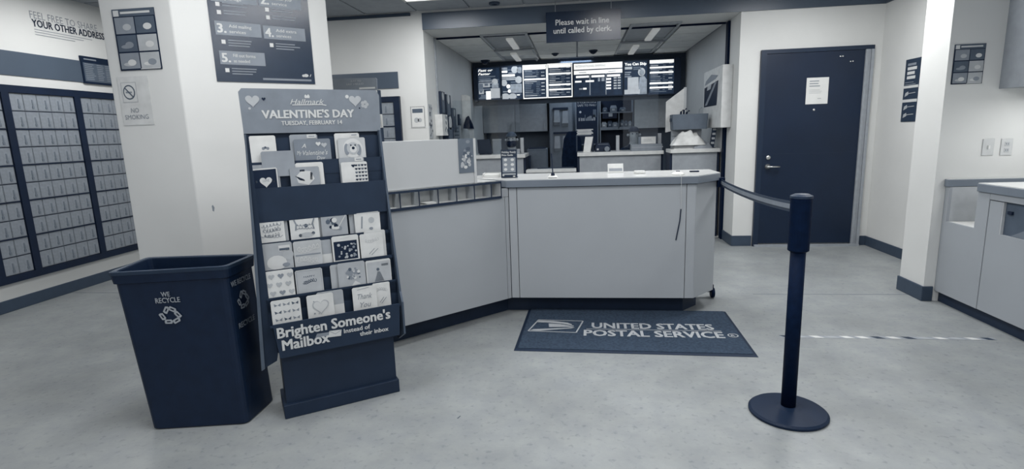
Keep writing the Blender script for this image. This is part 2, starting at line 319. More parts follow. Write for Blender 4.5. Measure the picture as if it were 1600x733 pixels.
# ================================================================== MAILBOX BANKS
def mailbox_bank(name, label, o, r, rows, spans, z0, z1, ncol, door_ins, end=0.06, thick=.05):
    """rows of little doors; o,r: wall point and direction along the wall; spans: list of (a,b) along r between uprights."""
    th = thing(name, label, 'mailboxes', o, math.atan2(r[1], r[0]))
    fm = MB(); a0 = spans[0][0] - end; a1 = spans[-1][1] + end
    fm.box(a0, a1, -.004, 0, z0, z1)
    fm.box(a0, a1, -thick, 0, z0, z0 + .06); fm.box(a0, a1, -thick, 0, z1 - .062, z1)
    ups = [(a0, spans[0][0])] + [(spans[k][1], spans[k + 1][0]) for k in range(len(spans) - 1)] + [(spans[-1][1], a1)]
    for a, b in ups: fm.box(a, b, -thick, 0, z0 + .06, z1 - .062)
    zz0, zz1 = z0 + .06, z1 - .062; ph = (zz1 - zz0) / rows
    for k in range(1, rows):
        t = .011 if k % 2 == 0 else .004
        for a, b in spans: fm.box(a, b, -.036 if k % 2 else -.042, 0, zz0 + k * ph - t / 2, zz0 + k * ph + t / 2)
    obj('frame', fm, frame_m, th)
    cache = {}
    for (a, b), nc in zip(spans, ncol):
        pw = (b - a) / nc; key = round(pw, 3)
        if key not in cache:
            dm = MB(); ww, hh = pw / 2 - .0014, ph / 2 - .0035
            dm.box(-ww, ww, -.034, -.004, -hh, hh, 0)
            dm.box(-ww + .004, ww - .004, -.037, -.034, -hh + .005, hh - .005, 0)
            k_ = min(ww, .06)
            dm.box(k_ * .22, k_ * .42, -.039, -.037, -hh * .62, hh * .35, 1); dm.box(k_ * .16, k_ * .48, -.041, -.037, -hh * .72, -hh * .42, 1)
            first = obj('box_door', dm, [box_m, boxd_m], th); cache[key] = first.data; fresh = True
        else: fresh = False
        for c in range(nc):
            for k in range(rows):
                if fresh: d = first; fresh = False
                else: d = bpy.data.objects.new('box_door', cache[key]); C.objects.link(d); d.parent = th
                d.location = (a + (c + .5) * pw, 0, zz0 + (k + .5) * ph)
    return th
# left wall: local x runs along -y of the world so that the doors face +x
mailbox_bank('mailbox_bank', 'wide wall of small locked mailboxes in a dark frame below band', (-4.829, 5.6, 0), (0, -1), 10,
             [(.06, .315), (.38, 1.00), (1.065, 1.685)], .245, 1.905, [2, 5, 5], .0, end=.07)
bpy.data.objects['mailbox_bank'].rotation_euler = (0, 0, math.radians(90)); bpy.data.objects['mailbox_bank'].location = (-4.829, 3.855, 0)
# back wall bank, three rows of wide doors seen beside the card rack
mailbox_bank('mailbox_bank', 'dark framed mailboxes with wide doors on far wall behind card racks', (-3.2, 6.399, 0), (1, 0), 10,
             [(.06, .55), (.60, 1.07)], .30, 1.83, [2, 2], .0, end=.075)

# ================================================================== WALL PRINT AND POSTERS, LOBBY
def sheet(name, label, cat, o, r, u, wdt, hgt, m, t=.004, group=None):
    """sheet thing whose lower left corner is o; returns thing and a Print on its face (all in world axes)"""
    th = thing(name, label, cat, o, 0, group)
    obj('sheet', MB().slab([(0, 0), (wdt, 0), (wdt, hgt), (0, hgt)], (0, 0, 0), r, u, t), m, th)
    nn = Vector(r).cross(Vector(u)).normalized() * t
    return th, Print(nn, r, u)
Z = (0, 0, 1)
th = thing('wall_lettering', 'dark lettering about another address high on the mailbox wall', 'lettering', (-4.828, 4.60, 2.40))
lm = MB(); ry = (0, 1, 0)
put_text(lm, 'FEEL FREE TO SHARE', (0, 0, .115), ry, Z, .70, .062, 0, .0, 0, .001); put_text(lm, 'YOUR OTHER ADDRESS', (0, .01, .045), ry, Z, .76, .062, 1, .025, 0, .001)
for k in range(3): lm.flat([(.02, .018 - k * .022), (.62 - .1 * k, .018 - k * .022), (.62 - .1 * k, .024 - k * .022), (.02, .024 - k * .022)], (0, 0, 0), ry, Z, .001, 0)
obj('lettering', lm, [G(.62), G(.12)], th)
th, p = sheet('board', 'dark framed letter board hanging on the grey wall band', 'board', (-4.829, 5.03, 1.985), ry, Z, .36, .262, ink_d, .02)
p.rect(.015, .345, .02, .20, 4).lines(.03, .19, .12, 9, .018, .006, 1).lines(.17, .19, .08, 9, .018, .006, 1).lines(.27, .19, .06, 9, .018, .006, 1).lines(.03, .24, .2, 1, .02, .012, 1); p.put(INK, th)
def six_pics(p, W, H):
    p.rect(0, W, H * .88, H, 4).rect(W * .03, W * .16, H * .885, H * .98, 0, 2).rect(W * .2, W * .9, H * .92, H * .955, 0, 2)
    cw, ch = W * .46, H * .265; tones = [1, 4, 4, 3, 1, 3]
    for k in range(6):
        x = W * .035 + (k % 2) * W * .485; y = H * .60 - (k // 2) * H * .29
        p.rect(x, x + cw, y, y + ch, tones[k], 1); p.disc(x + cw * .6, y + ch * .4, cw * .22, [3, 0, 1, 0, 0, 1][k], 2, ch * .2); p.disc(x + cw * .45, y + ch * .3, cw * .3, [1, 4, 1, 3, 3, 0][k], 1.5, ch * .12)
    p.rect(W * .03, W * .5, H * .005, H * .025, 2, 2).rect(W * .5, W * .97, H * .01, H * .02, 0, 2)
th, p = sheet('poster', 'dark poster of six picture tiles on column above the no smoking sheet', 'poster', (-2.62, 2.999, 1.79), (1, 0, 0), Z, .262, .335, ink_d); six_pics(p, .262, .335); p.put(INK, th)
th, p = sheet('poster', 'dark poster of six picture tiles on white wall over the outlets', 'poster', (2.637, 4.329, 1.597), (1, 0, 0), Z, .20, .271, ink_d); six_pics(p, .20, .271); p.put(INK, th)
th, p = sheet('sign', 'faded no smoking sheet with crossed circle on the white column', 'sign', (-2.655, 2.999, 1.48), (1, 0, 0), Z, .195, .277, G(.93), .002)
p.rect(.018, .115, .13, .245, 3, 1); p.rect(.022, .111, .134, .241, 0, 1.5)
for rr, mm, ly in ((.038, 4, 2), (.031, 0, 3)): p.disc(.066, .188, rr, mm, ly, rr * 1.1, 20)
p.rect(.045, .085, .183, .192, 1, 4); p.stroke([(.044, .213), (.088, .163)], .007, 4, 5)
p.text('NO', .06, .072, .05, .026, 1, 2, .0); p.text('SMOKING', .016, .034, .15, .026, 1, 2, .0); p.put(INK, th)
# big instruction poster on the forty-five degree face
PO = (-2.26 + .19 * D45 + .0008, 3.0 + .19 * D45 - .0008, 1.722); PR = (D45, D45, 0)
th, p = sheet('poster', 'large dark instruction poster with numbered steps on angled column face', 'poster', PO, PR, Z, .583, .80, G(.20, .22, spec=.6))
def step(p, x, y, num, l1, l2, wdt=.255):
    p.rect(x, x + wdt, y, y + .078, 1, 1); p.text(num, x + .012, y + .014, .045, .05, 0, 2, .03); p.text(l1, x + .075, y + .045, .125, .018, 0, 2, .01); p.text(l2, x + .075, y + .014, .09, .018, 0, 2, .01)
def tick(p, x, y, n=3, wdt=.15):
    p.rect(x - .011, x + .011, y - .011, y + .012, 0, 2); p.lines(x + .025, y + .014, wdt, n, .015, .006, 1)
step(p, .025, .268, '3.', 'Add mailing', 'services'); step(p, .293, .265, '4.', 'Add extra', 'services'); step(p, .03, .10, '5.', 'Fill out forms', 'as needed')
step(p, .02, .455, '1.', 'Choose your', 'package'); step(p, .285, .455, '2.', 'Choose your', 'service')
for x, y, k in ((.053, .44, 2), (.056, .395, 2), (.061, .229, 3), (.063, .066, 3), (.328, .437, 2), (.329, .392, 2), (.333, .228, 3)): tick(p, x, y, k)
p.disc(.528, .052, .016, 0, 2, .010); p.disc(.512, .05, .010, 0, 2, .008); p.stroke([(.553, .045), (.56, .06)], .004, 0); p.rect(.26, .56, .016, .028, 1, 1); p.put(INK, th)
# perforated edge notice on the far wall
th, p = sheet('notice', 'white notice with dashed dark border on pale wall beside opening', 'notice', (-1.945, 6.399, 1.458), (1, 0, 0), Z, .178, .252, white_m, .003)
for k in range(10):
    p.rect(.004 + k * .0175, .013 + k * .0175, .240, .249, 2); p.rect(.004 + k * .0175, .013 + k * .0175, .004, .013, 2)
for k in range(12): p.rect(.004, .013, .02 + k * .0185, .03 + k * .0185, 2); p.rect(.166, .175, .02 + k * .0185, .03 + k * .0185, 2)
p.rect(.025, .15, .175, .222, 4); p.disc(.07, .09, .03, 3); p.disc(.11, .09, .025, 3); p.put(INK, th)
# strip sign on right wall (faces -x)
th, p = sheet('sign', 'tall narrow dark sign with arrows on white wall past the door', 'sign', (3.199, 5.935, 1.345), (0, -1, 0), Z, .235, .59, G(.22, .4))
p.lines(.04, .55, .16, 1, .05, .022, 1).lines(.04, .515, .16, 3, .042, .028, 0); p.lines(.02, .375, .19, 2, .02, .006, 1)
p.rect(0, .235, .318, .342, 0).rect(0, .235, .185, .212, 0)
for yb in (.262, .135, .06): p.poly([(.03, yb - .025), (.09, yb - .005), (.085, yb + .025), (.04, yb + .01)], 3, 2).stroke([(.08, yb + .005), (.2, yb + .01)], .006, 3)
p.put(INK, th)
# outlets
th = thing('light_switch', 'white switch plate on the wall over the writing counter', 'switch', (2.93, 4.329, 1.15)); obj('plate', MB().box(-.038, .038, -.006, 0, -.06, .06), G(.88), th, bevel=.003); obj('toggle', MB().box(-.006, .006, -.016, -.006, -.012, .012), G(.98), th)
th = thing('power_outlet', 'white outlet plate with two sockets on the wall over counter', 'outlet', (3.05, 4.329, 1.148)); obj('plate', MB().box(-.038, .038, -.006, 0, -.06, .06), G(.88), th, bevel=.003)
for dz in (-.022, .022):
    s = obj('socket', MB().box(-.016, .016, -.009, -.006, dz - .015, dz + .015), G(.8), th, bevel=.002)
    obj('slot', MB().box(-.008, -.005, -.0096, -.009, dz - .006, dz + .006).box(.005, .008, -.0096, -.009, dz - .006, dz + .006), G(.3), s)

# ================================================================== MAIN COUNTER
def off(poly, d):                               # inset of a closed polygon by d (counter-clockwise, d>0 shrinks)
    n = len(poly); out = []
    for i in range(n):
        p0, p1, p2 = Vector(poly[i - 1]), Vector(poly[i]), Vector(poly[(i + 1) % n])
        a = (p1 - p0).normalized(); b = (p2 - p1).normalized(); na = Vector((-a.y, a.x)); nb = Vector((-b.y, b.x)); k = (na + nb); k /= max(.2, 1 + na.dot(nb)); out.append(tuple(p1 + k * d))
    return out
WL = 1.28                                       # length of the angled wing
wend = (-.5 - WL * D45, 3.94 - WL * D45)
body = [wend, (-.5, 3.94), (.83, 3.94), (1.02, 4.16), (1.02, 4.46), (-.716, 4.46), (wend[0] - .5 * D45, wend[1] + .5 * D45)]
cn = thing('service_counter', 'grey laminate lobby counter with angled wing and dark kick', 'counter', (0, 0, 0))
inner = off(body, .022)
obj('carcass', MB().prism(inner, .13, .905), G(.25), cn)
obj('carcass_top', MB().prism(off([(-.62, 4.02), (-.5, 3.94), (.83, 3.94), (1.02, 4.16), (1.02, 4.46), (-.716, 4.46)], .022), .905, .968), G(.25), cn)
obj('kick_base', MB().prism(off(body, .115), 0, .13), G(.12, .5), cn)
def slabp(name, a, b, z0, z1, m=lam_m, gap=.0018, t=.022):  # upright panel along plan line a->b, outer face on the line
    a, b = Vector(a), Vector(b); d = (b - a).normalized(); nrm = Vector((-d.y, d.x)); a = a + d * gap; b = b - d * gap
    return obj(name, MB().prism([tuple(a), tuple(b), tuple(b + nrm * t), tuple(a + nrm * t)], z0, z1), m, cn, bevel=.002)
wp = lambda s: (-.5 - s * D45, 3.94 - s * D45)
slabp('wing_panel', wp(.94), wp(.035), .135, .905); slabp('edge_strip', wp(WL), wp(.94), .135, .905); slabp('edge_strip', wp(.035), (-.5, 3.94), .135, .905); slabp('corner_filler', wp(.072), (-.5, 3.94), .907, .968)
slabp('edge_strip', (-.5, 3.94), (-.44, 3.94), .135, .968); slabp('front_panel', (-.44, 3.94), (.765, 3.94), .135, .968); slabp('edge_strip', (.765, 3.94), (.83, 3.94), .135, .968)
slabp('end_panel', (.83, 3.94), (1.02, 4.16), .135, .968); slabp('end_panel', (1.02, 4.16), (1.02, 4.46), .135, .968)
cm = MB().lathe([(.012, -.014), (.038, -.014), (.042, -.006), (.042, .006), (.038, .014), (.012, .014)], 1.075, 4.40, 16, axis='x', z=.042); cm.box(1.0, 1.08, 4.38, 4.42, .05, .11)
obj('caster', cm, black_m, cn, smooth=False)
# worktop (continuous)
wk = thing('counter_worktop', 'pale worktop with grey edge running along the lobby counter', 'worktop', (0, 0, .968))
tp = [(-.545, 3.951), (-.512, 3.918), (.838, 3.918), (1.045, 4.155), (1.045, 4.50), (-.73, 4.50), (-.98, 4.25)]
obj('top_surface', MB().prism(off(tp, .004), .055, .060), top_m, wk); obj('edge_band', MB().prism(tp, .004, .055), edge_m, wk, bevel=.003)
# form rack (pigeon holes) in the wing under the screen
RR = thing('form_rack', 'low dark edged form rack with clear pigeon holes in counter wing', 'form rack', (wend[0], wend[1], .906), math.radians(45))
L0, L1 = .0, WL - .07
obj('rack_floor', MB().box(L0, L1, -.006, .33, 0, .010), G(.95, .3), RR)
obj('front_edge', MB().box(L0, L1, -.012, -.006, -.006, .012), G(.12), RR)
obj('back_panel', MB().box(L0, L1, .10, .11, .010, .105), G(.9, .35), RR)
obj('rack_lid', MB().box(L0, L1 - .0, .048, .48, .105, .118), G(.9, .3), RR); obj('clear_lid', MB().box(L0, L1 - .008, .0, .048, .112, .118), gl, RR)
obj('lid_edge', MB().box(L0, L1, -.010, .0, .104, .118), G(.15), RR)
for s in (.10, .245, .392, .536, .678, .814, .945, 1.085):
    x = WL - .06 - s + .0
    d_ = obj('divider', MB().box(x - .0015, x + .0015, -.006, .10, .010, .105), G(.72), RR); obj('divider_edge', MB().box(x - .0035, x + .0035, -.010, -.006, .010, .105), G(.12), d_)
bx('end_cap', (L1 - .006, L1, -.006, .48, .0, .112), G(.82, .35), RR); bx('end_edge', (L1 - .005, L1, -.012, -.006, -.004, .118), G(.12), RR)
bx('rack_end', (L0, L0 + .01, -.01, .48, .0, .118), G(.2), RR)
for k, (x, dz) in enumerate(((.655, 0), (.66, .004), (.648, .008))):
    t = tag(obj('form', MB().box(-.055, .055, -.035, .035, 0, .003), white_m, None, (wend[0] + D45 * (x - .05), wend[1] + D45 * (x + .05), .9165 + dz), math.radians(45 + 4 * k)), ['white form lying lowest in a pigeon hole of the rack', 'white form lying crosswise in the middle of the rack pile', 'white form on top of the small pile in the rack'][k], 'paper', 'forms in the pigeon holes')
# screen panel standing on the wing
sp = thing('screen_panel', 'pale upright screen panel standing on the counter wing', 'screen panel', (wend[0] + .05 * -D45, wend[1] + .05 * D45, 1.0245), math.radians(45))
obj('panel', MB().box(.0, WL - .26, 0, .022, 0, .31), G(.80, .4, var=.012, scale=2.0), sp, bevel=.003)
obj('end_post', MB().box(WL - .26, WL - .24, -.004, .03, 0, .31), G(.85), sp)
tag(obj('cable_clip', MB().box(.22, .29, -.03, .0, 0, .018), G(1.0), None, (wend[0] + .048 * -D45, wend[1] + .048 * D45, 1.0245), math.radians(45)), 'small white tape piece at the base of the screen panel', 'clip')
th, p = sheet('poster', 'small picture poster of clustered pale shapes on screen panel', 'poster', (-.808 + .0009, 3.704 - .0009 - .0, 1.10), PR, Z, .125, .235, G(.42, .35), .003)
for k in range(26): p.disc(random.uniform(.022, .10), random.uniform(.02, .215), random.uniform(.010, .02), random.choice([0, 3, 3, 1, 4]), 1 + k * .05, random.uniform(.010, .018), 7)
p.put(INK, th)
# things on the worktop
WZ = 1.029
th = thing('sign_stand', 'dark tabletop sign with six pale pictures standing on worktop', 'sign', (-.512, 4.12, WZ), math.radians(-2))
obj('board', MB().slab([(-.062, 0), (.062, 0), (.062, .212), (-.062, .212)], (0, 0, 0), (1, 0, 0), Vector((0, .10, 1)).normalized(), .006), G(.16, .4), th)
obj('foot', MB().box(-.06, .06, .0, .05, 0, .006), G(.2), th)
p = Print((-.062, -.006, .0), (1, 0, 0), Vector((0, .10, 1)))
p.text('Holiday Ready', .008, .186, .108, .014, 0, 2, .02); p.text('Price Guide', .008, .164, .085, .014, 0, 2, .02); p.rect(.012, .112, .04, .152, 1, 1)
for k in range(6): p.disc(.036 + (k % 2) * .052, .135 - (k // 2) * .036, .014, 0, 2, .011, 7)
p.rect(.012, .112, .022, .032, 3).disc(.018, .02, .008, 0).disc(.1, .01, .010, 0, 2, .005); p.put(INK, th)
th = thing('pen_stand', 'dark pen standing upright in a white wedge base on worktop', 'pen stand', (-.178, 4.03, WZ))
obj('base', MB().loft([[(-.042, -.035, 0), (.042, -.035, 0), (.03, .035, 0), (-.03, .035, 0)], [(-.038, -.03, .008), (.038, -.03, .008), (.02, .03, .022), (-.02, .03, .022)]]), G(1.0, .4), th)
obj('socket', MB().lathe([(.016, .014), (.012, .034), (.006, .036)], 0, .008, 12), G(.05), th); obj('pen', MB().tube([(0, .008, .03), (-.003, .012, .10), (-.008, .018, .175)], .0045, 8), G(.08), th)
obj('cord', MB().box(-.03, .032, -.036, -.034, 0, .003), G(.1), th)
th = thing('chain_pen', 'white round pen chain base near the belted end of worktop', 'pen base', (.715, 4.02, WZ))
obj('dome', MB().lathe([(.046, 0), (.047, .006), (.036, .016), (.018, .022), (.004, .0235)], 0, 0, 18), G(1.05, .35), th, smooth=True); obj('knob', MB().box(-.012, .014, -.005, .01, .022, .028), G(.1), th)
obj('chain', MB().tube([(.0, -.045, .004), (.004, -.10, .004), (.006, -.107, -.01), (.008, -.105, -.09), (.012, -.092, -.17), (.012, -.087, -.24)], .0022, 6), G(.85), th)
obj('pen', MB().tube([(.012, -.087, -.235), (.006, -.086, -.32), (-.018, -.086, -.46)], .0042, 8), G(.08), th)
tag(bx('pen', (.84, .91, 4.235, 4.25, WZ, WZ + .010), black_m, bevel=.003), 'short dark pen lying at the back of the worktop corner', 'pen')
th = thing('sign_holder', 'white leaflet holder leaning at the back edge of worktop', 'sign holder', (.30, 4.36, WZ))
obj('back_plate', MB().slab([(-.06, 0), (.06, 0), (.06, .075), (-.06, .075)], (0, 0, 0), (1, 0, 0), Vector((0, .5, 1)).normalized(), .004), G(.97), th); obj('foot', MB().box(-.06, .06, -.012, .045, 0, .004), G(.9), th)
obj('print', MB().flat([(-.05, .012), (.052, .012), (.052, .035), (-.05, .035)], (0, 0, 0), (1, 0, 0), Vector((0, .5, 1)).normalized(), .0055), G(.6), th)
th = thing('label_pad', 'small pale pad of labels lying on the middle of worktop', 'pad', (.47, 4.22, WZ)); obj('pad', MB().box(-.04, .04, -.03, .04, 0, .02), G(1.0), th, bevel=.004); obj('top_label', MB().box(-.03, .025, -.02, .03, .02, .022), G(.9), th)
th = thing('paper_tray', 'white paper tray beside the screen panel on the worktop', 'tray', (-.66, 4.24, WZ)); obj('tray', MB().box(-.07, .07, -.05, .05, 0, .006).box(-.07, .07, .044, .05, .006, .03).box(-.07, -.064, -.05, .044, .006, .03).box(.064, .07, -.05, .044, .006, .03), G(.95), th); obj('paper', MB().box(-.062, .062, -.045, .042, .006, .022), white_m, th)

# ================================================================== FLOOR MAT, TAPE
mt = thing('floor_mat', 'dark carpet mat with postal service lettering before the counter', 'mat', (.337, 3.64, 0), math.radians(-1.7))
outer = [(-.737, -.42), (.737, -.42), (.737, .42), (-.737, .42)]
obj('rubber_border', MB().loft([[(x, y, .001) for x, y in outer], [(x * .992, y * .985, .004) for x, y in outer], [(x * .975, y * .958, .009) for x, y in outer]]), matb, mt)
obj('carpet', MB().box(-.712, .712, -.397, .397, .008, .0125), matm, mt)
lm = MB(); U = (0, 1, 0); R = (1, 0, 0); mo = (0, 0, .0125)
put_text(lm, 'UNITED STATES', (-.245, -.012, .0125), (1, .012, 0), U, .815, .103, 0, .028, 0, .001); put_text(lm, 'POSTAL SERVICE', (-.298, -.160, .0125), (1, .012, 0), U, .905, .105, 0, .028, 0, .001)
lm.flat([(-.285, -.036), (.61, -.028), (.61, -.021), (-.285, -.029)], mo, R, U, .001)
def ring(cx, cy, r, t, n=20):
    for i in range(n):
        a, b = 2 * math.pi * i / n, 2 * math.pi * (i + 1) / n
        lm.flat([((r - t) * math.cos(a) + cx, (r - t) * math.sin(a) + cy), (r * math.cos(a) + cx, r * math.sin(a) + cy), (r * math.cos(b) + cx, r * math.sin(b) + cy), ((r - t) * math.cos(b) + cx, (r - t) * math.sin(b) + cy)], mo, R, U, .001)
ring(.667, -.10, .034, .007); put_text(lm, 'R', (.655, -.114, .0125), R, U, .022, .028, 0, .02)
obj('lettering', lm, G(.74, .8), mt)
lm = MB(); q = [(-.632, .135), (-.31, .125), (-.352, -.107), (-.682, -.095)]
for i in range(4):
    a, b = Vector(q[i]), Vector(q[(i + 1) % 4]); d = (b - a).normalized(); nn_ = Vector((-d.y, d.x)) * .005
    lm.flat([tuple(a + nn_), tuple(a - nn_), tuple(b - nn_), tuple(b + nn_)][::-1] if False else [tuple(a - nn_), tuple(b - nn_), tuple(b + nn_), tuple(a + nn_)], mo, R, U, .001)
lm.flat([(-.628, .125), (-.637, .082), (-.56, .078), (-.46, .062), (-.39, .032), (-.385, .05), (-.42, .085), (-.52, .113)][::-1], mo, R, U, .0012)   # upper wing
lm.flat([(-.553, .06), (-.47, .052), (-.40, .022), (-.375, .028), (-.372, .012), (-.40, -.002), (-.545, -.012)][::-1], mo, R, U, .0014)                # head
lm.flat([(-.672, -.085), (-.65, -.062), (-.42, -.022), (-.385, -.006), (-.365, -.012), (-.385, -.03), (-.45, -.046), (-.60, -.088)], mo, R, U, .0016)  # lower sweep
obj('emblem', lm, G(.72, .8), mt)
tpx = thing('floor_tape', 'striped light and dark tape line stuck across the floor', 'tape', (1.30, 3.545, 0), math.radians(-.2))
obj('tape_strip', MB().box(0, 1.275, -.019, .019, 0, .0012), G(.62, .6), tpx)
sm = MB()
for k in range(14):
    x = .0 + k * .092; v = [2, 1, 0, 1, 0, 0, 2, 0, 2, 1, 0, 1, 0, 2][k]
    sm.flat([(x + .03, -.018), (min(x + .085, 1.27), -.018), (min(x + .05, 1.27), .018), (x - .0, .018)], (0, 0, .0012), R, U, .0006, v)
obj('stripe_print', sm, [G(.95), G(.7), G(.2)], tpx)

# ================================================================== STANCHION
st = thing('stanchion', 'black belt stanchion on round base standing before the dark door', 'stanchion', (.990, 2.543, 0))
obj('base', MB().lathe([(.170, 0), (.175, .004), (.175, .012), (.165, .02), (.06, .034), (.034, .04)], 0, 0, 48), G(.08, .5, spec=.15), st)
obj('post', MB().lathe([(.0325, .035), (.0325, .83)], 0, 0, 24), black_m, st, smooth=True)
obj('belt_head', MB().lathe([(.034, .79), (.044, .797), (.045, .80), (.045, 1.035), (.041, 1.04)], 0, 0, 24), black_m, st)
obj('head_cap', MB().lathe([(.047, 1.035), (.047, 1.045), (.03, 1.053), (.004, 1.055)], 0, 0, 24), G(.17, .4), st)
A = Vector((.058, 1.60, .955)); B = Vector((.0, .046, .985)); bm_ = MB(); ls = []
for k in range(9):
    t = k / 8; q = A.lerp(B, t); sag = .02 * 4 * t * (1 - t); hw = .025
    ls.append([(q.x - .001, q.y, q.z - sag - hw), (q.x + .001, q.y, q.z - sag - hw), (q.x + .001, q.y, q.z - sag + hw), (q.x - .001, q.y, q.z - sag + hw)])
bm_.loft(ls); obj('belt', bm_, G(.22, .45), st)
bm2 = MB(); bm2.loft([[(p0[0][0] - .0025, p0[0][1], p0[0][2] + .014), (p0[0][0] + .003, p0[0][1], p0[0][2] + .014), (p0[0][0] + .003, p0[0][1], p0[0][2] + .036), (p0[0][0] - .0025, p0[0][1], p0[0][2] + .036)] for p0 in ls]); obj('belt_stripe', bm2, G(.5, .45), st)
obj('belt_clip', MB().box(.03, .085, 1.595, 1.66, .92, .99), black_m, st, bevel=.004)

# ================================================================== RECYCLING BIN
def rrect(c, r=.03, n=4):                        # rounded quad from 4 plan corners (counter-clockwise)
    out = []
    for i in range(4):
        p0, p1, p2 = Vector(c[i - 1]), Vector(c[i]), Vector(c[(i + 1) % 4]); a = p1 + (p0 - p1).normalized() * r; b = p1 + (p2 - p1).normalized() * r
        for k in range(n + 1):
            t = k / n; out.append(tuple((1 - t) ** 2 * a + 2 * t * (1 - t) * p1 + t * t * b))
    return out
bn = thing('recycling_bin', 'dark open recycling bin beside the card display stand', 'bin', (-1.88, 2.38, 0))
low = [(-.182, -.178), (.264, -.097), (.258, .158), (-.215, .098)]
top = [(-.245, -.19), (.240, -.075), (.225, .165), (-.308, .105)]
def mix(t, g=0.0):
    c = [tuple(Vector(a) * (1 - t) + Vector(b) * t) for a, b in zip(low, top)]
    return off(c, -g)
def lp(t, z, g=0.0, r=.03): return [(x, y, z) for x, y in rrect(mix(t, g), r)]
ob = MB(); ob.loft([lp(0, .0, -.008), lp(0.01, .008), lp(.95, .735), lp(.95, .738, .008), lp(1, .785, .012), lp(1, .79, .006), lp(1, .79, -.012), lp(.95, .74, -.012), lp(.05, .03, -.010)], 0, True, True)
obj('bin_shell', ob, bin_m, bn)
rm = MB(); rm.loft([lp(1, .778, .013), lp(1, .794, .014), lp(1, .797, .006), lp(1, .794, -.008), lp(1, .778, -.009)], 0, False, False); obj('rim', rm, G(.20, .4), bn)
def recycle(mb, o, r, u, k):                      # six rounded segments round a triangle
    o, r, u = Vector(o), Vector(r), Vector(u)
    for cx, cy, ang in ((-.30, .62, 62), (.28, .66, -28), (.72, .08, 128), (.50, -.55, 30), (-.28, -.62, 0), (-.78, -.05, -62)):
        a = math.radians(ang); ca, sa = math.cos(a), math.sin(a)
        oc = [(-.36, -.2), (.28, -.24), (.42, 0), (.3, .22), (-.3, .24), (-.4, .0)]; ic = [(-.17, -.06), (.14, -.07), (.2, 0), (.14, .07), (-.15, .07), (-.19, 0)]
        T = lambda q: o + r * ((q[0] * ca - q[1] * sa + cx) * k) + u * ((q[0] * sa + q[1] * ca + cy) * k)
        for i in range(6):
            j = (i + 1) % 6; mb.add([T(oc[i]), T(oc[j]), T(ic[j]), T(ic[i])], [(0, 1, 2, 3)])
# print on the front face
def face(i, j, s, z, lift=.004):
    a = Vector((*mix(z / .79)[i], z)); b = Vector((*mix(z / .79)[j], z)); r = (b - a).normalized(); q = a.lerp(b, s)
    q2 = Vector((*mix((z + .1) / .79)[i], z + .1)).lerp(Vector((*mix((z + .1) / .79)[j], z + .1)), s); u = (q2 - q).normalized(); nn = r.cross(u); return q + nn * lift, r, u
pm = MB(); q, r, u = face(0, 1, .437, .572); recycle(pm, q, r, u, .046); obj('bin_emblem', pm, G(.66, .6), bn); pm = MB()
put_text(pm, 'WE', q + r * -.022 + u * .094, r, u, .038, .022, 0, .02); put_text(pm, 'RECYCLE', q + r * -.052 + u * .064, r, u, .108, .024, 0, .02)
obj('bin_print', pm, G(.66, .6), bn)
pm = MB(); q, r, u = face(1, 2, .42, .60); recycle(pm, q, r, u, .048); obj('bin_emblem', pm, G(.50, .6), bn); pm = MB()
put_text(pm, 'WE RECYCLE', q + r * -.085 + u * .085, r, u, .17, .026, 0, .02); obj('bin_print', pm, G(.50, .6), bn); pm = MB(); put_text(pm, 'RECYCLE', q + r * -.07 + u * -.125, r, u, .14, .026, 0, .02)
obj('bin_print', pm, G(.50, .6), bn)

# ================================================================== CARD DISPLAY STAND
SR = math.radians(34); SX, SY = -1.45, 2.343
cd = thing('card_stand', 'dark cardboard greeting card stand with a grey holiday header', 'display stand', (SX, SY, 0), SR)
obj('plinth', MB().box(-.004, .577, -.006, .215, 0, .072), card_dark2, cd, bevel=.004)
obj('base_box', MB().box(.012, .568, .015, .205, .072, .40), card_dark2, cd)
obj('lip_panel', MB().slab([(.004, .335), (.588, .335), (.600, .505), (-.012, .505)], (0, -.045, 0), (1, 0, 0), (0, 0, 1), -.008), card_black, cd)
obj('lip_bottom', MB().box(.004, .588, -.037, .02, .335, .343), card_black, cd)
for x0, x1, nm in ((.600, .628, 1),):
    prof = [(-.042, .335), (-.042, .51), (-.012, .56), (.09, 1.0), (.12, 1.13), (.165, 1.40), (.215, 1.40), (.215, .27), (.08, .27)]
    sm = MB(); xa, xb = (-.052, -.022) if nm == 0 else (.612, .622)
    sm.slab(prof[::-1], (xa, 0, 0), (0, 1, 0), (0, 0, 1), (xb - xa) * .3 if nm == 0 else .01)
    obj('side_panel', sm, G(.30, .5), cd)
obj('back_panel', MB().box(-.030, .612, .211, .217, .27, 1.42), card_black, cd)
obj('side_flange', MB().slab([(-.070, .272), (-.008, .30), (.0, .34), (-.012, .51), (-.016, 1.39), (-.028, 1.395), (-.045, .90)], (0, .035, 0), (1, 0, 0), (0, 0, 1), .006), card_black, cd)
obj('flange_lit_edge', MB().slab([(-.082, .268), (-.066, .275), (-.040, .90), (-.026, 1.395), (-.033, 1.395), (-.052, .90)], (0, .028, 0), (1, 0, 0), (0, 0, 1), .012), G(.36, .5), cd)  # outer edge catching light, put in as a lighter tone
obj('band_panel', MB().slab([(-.024, 0), (.612, 0), (.612, .165), (-.024, .165)], (0, .112, .975), (1, 0, 0), Vector((0, .04, 1)).normalized(), .006), card_black, cd)
TY = {1: 0.0, 2: .035, 3: .07, 4: .105, 5: .135, 6: .168}
TZ = {1: .485, 2: .608, 3: .736, 4: .866, 5: 1.118, 6: 1.25}
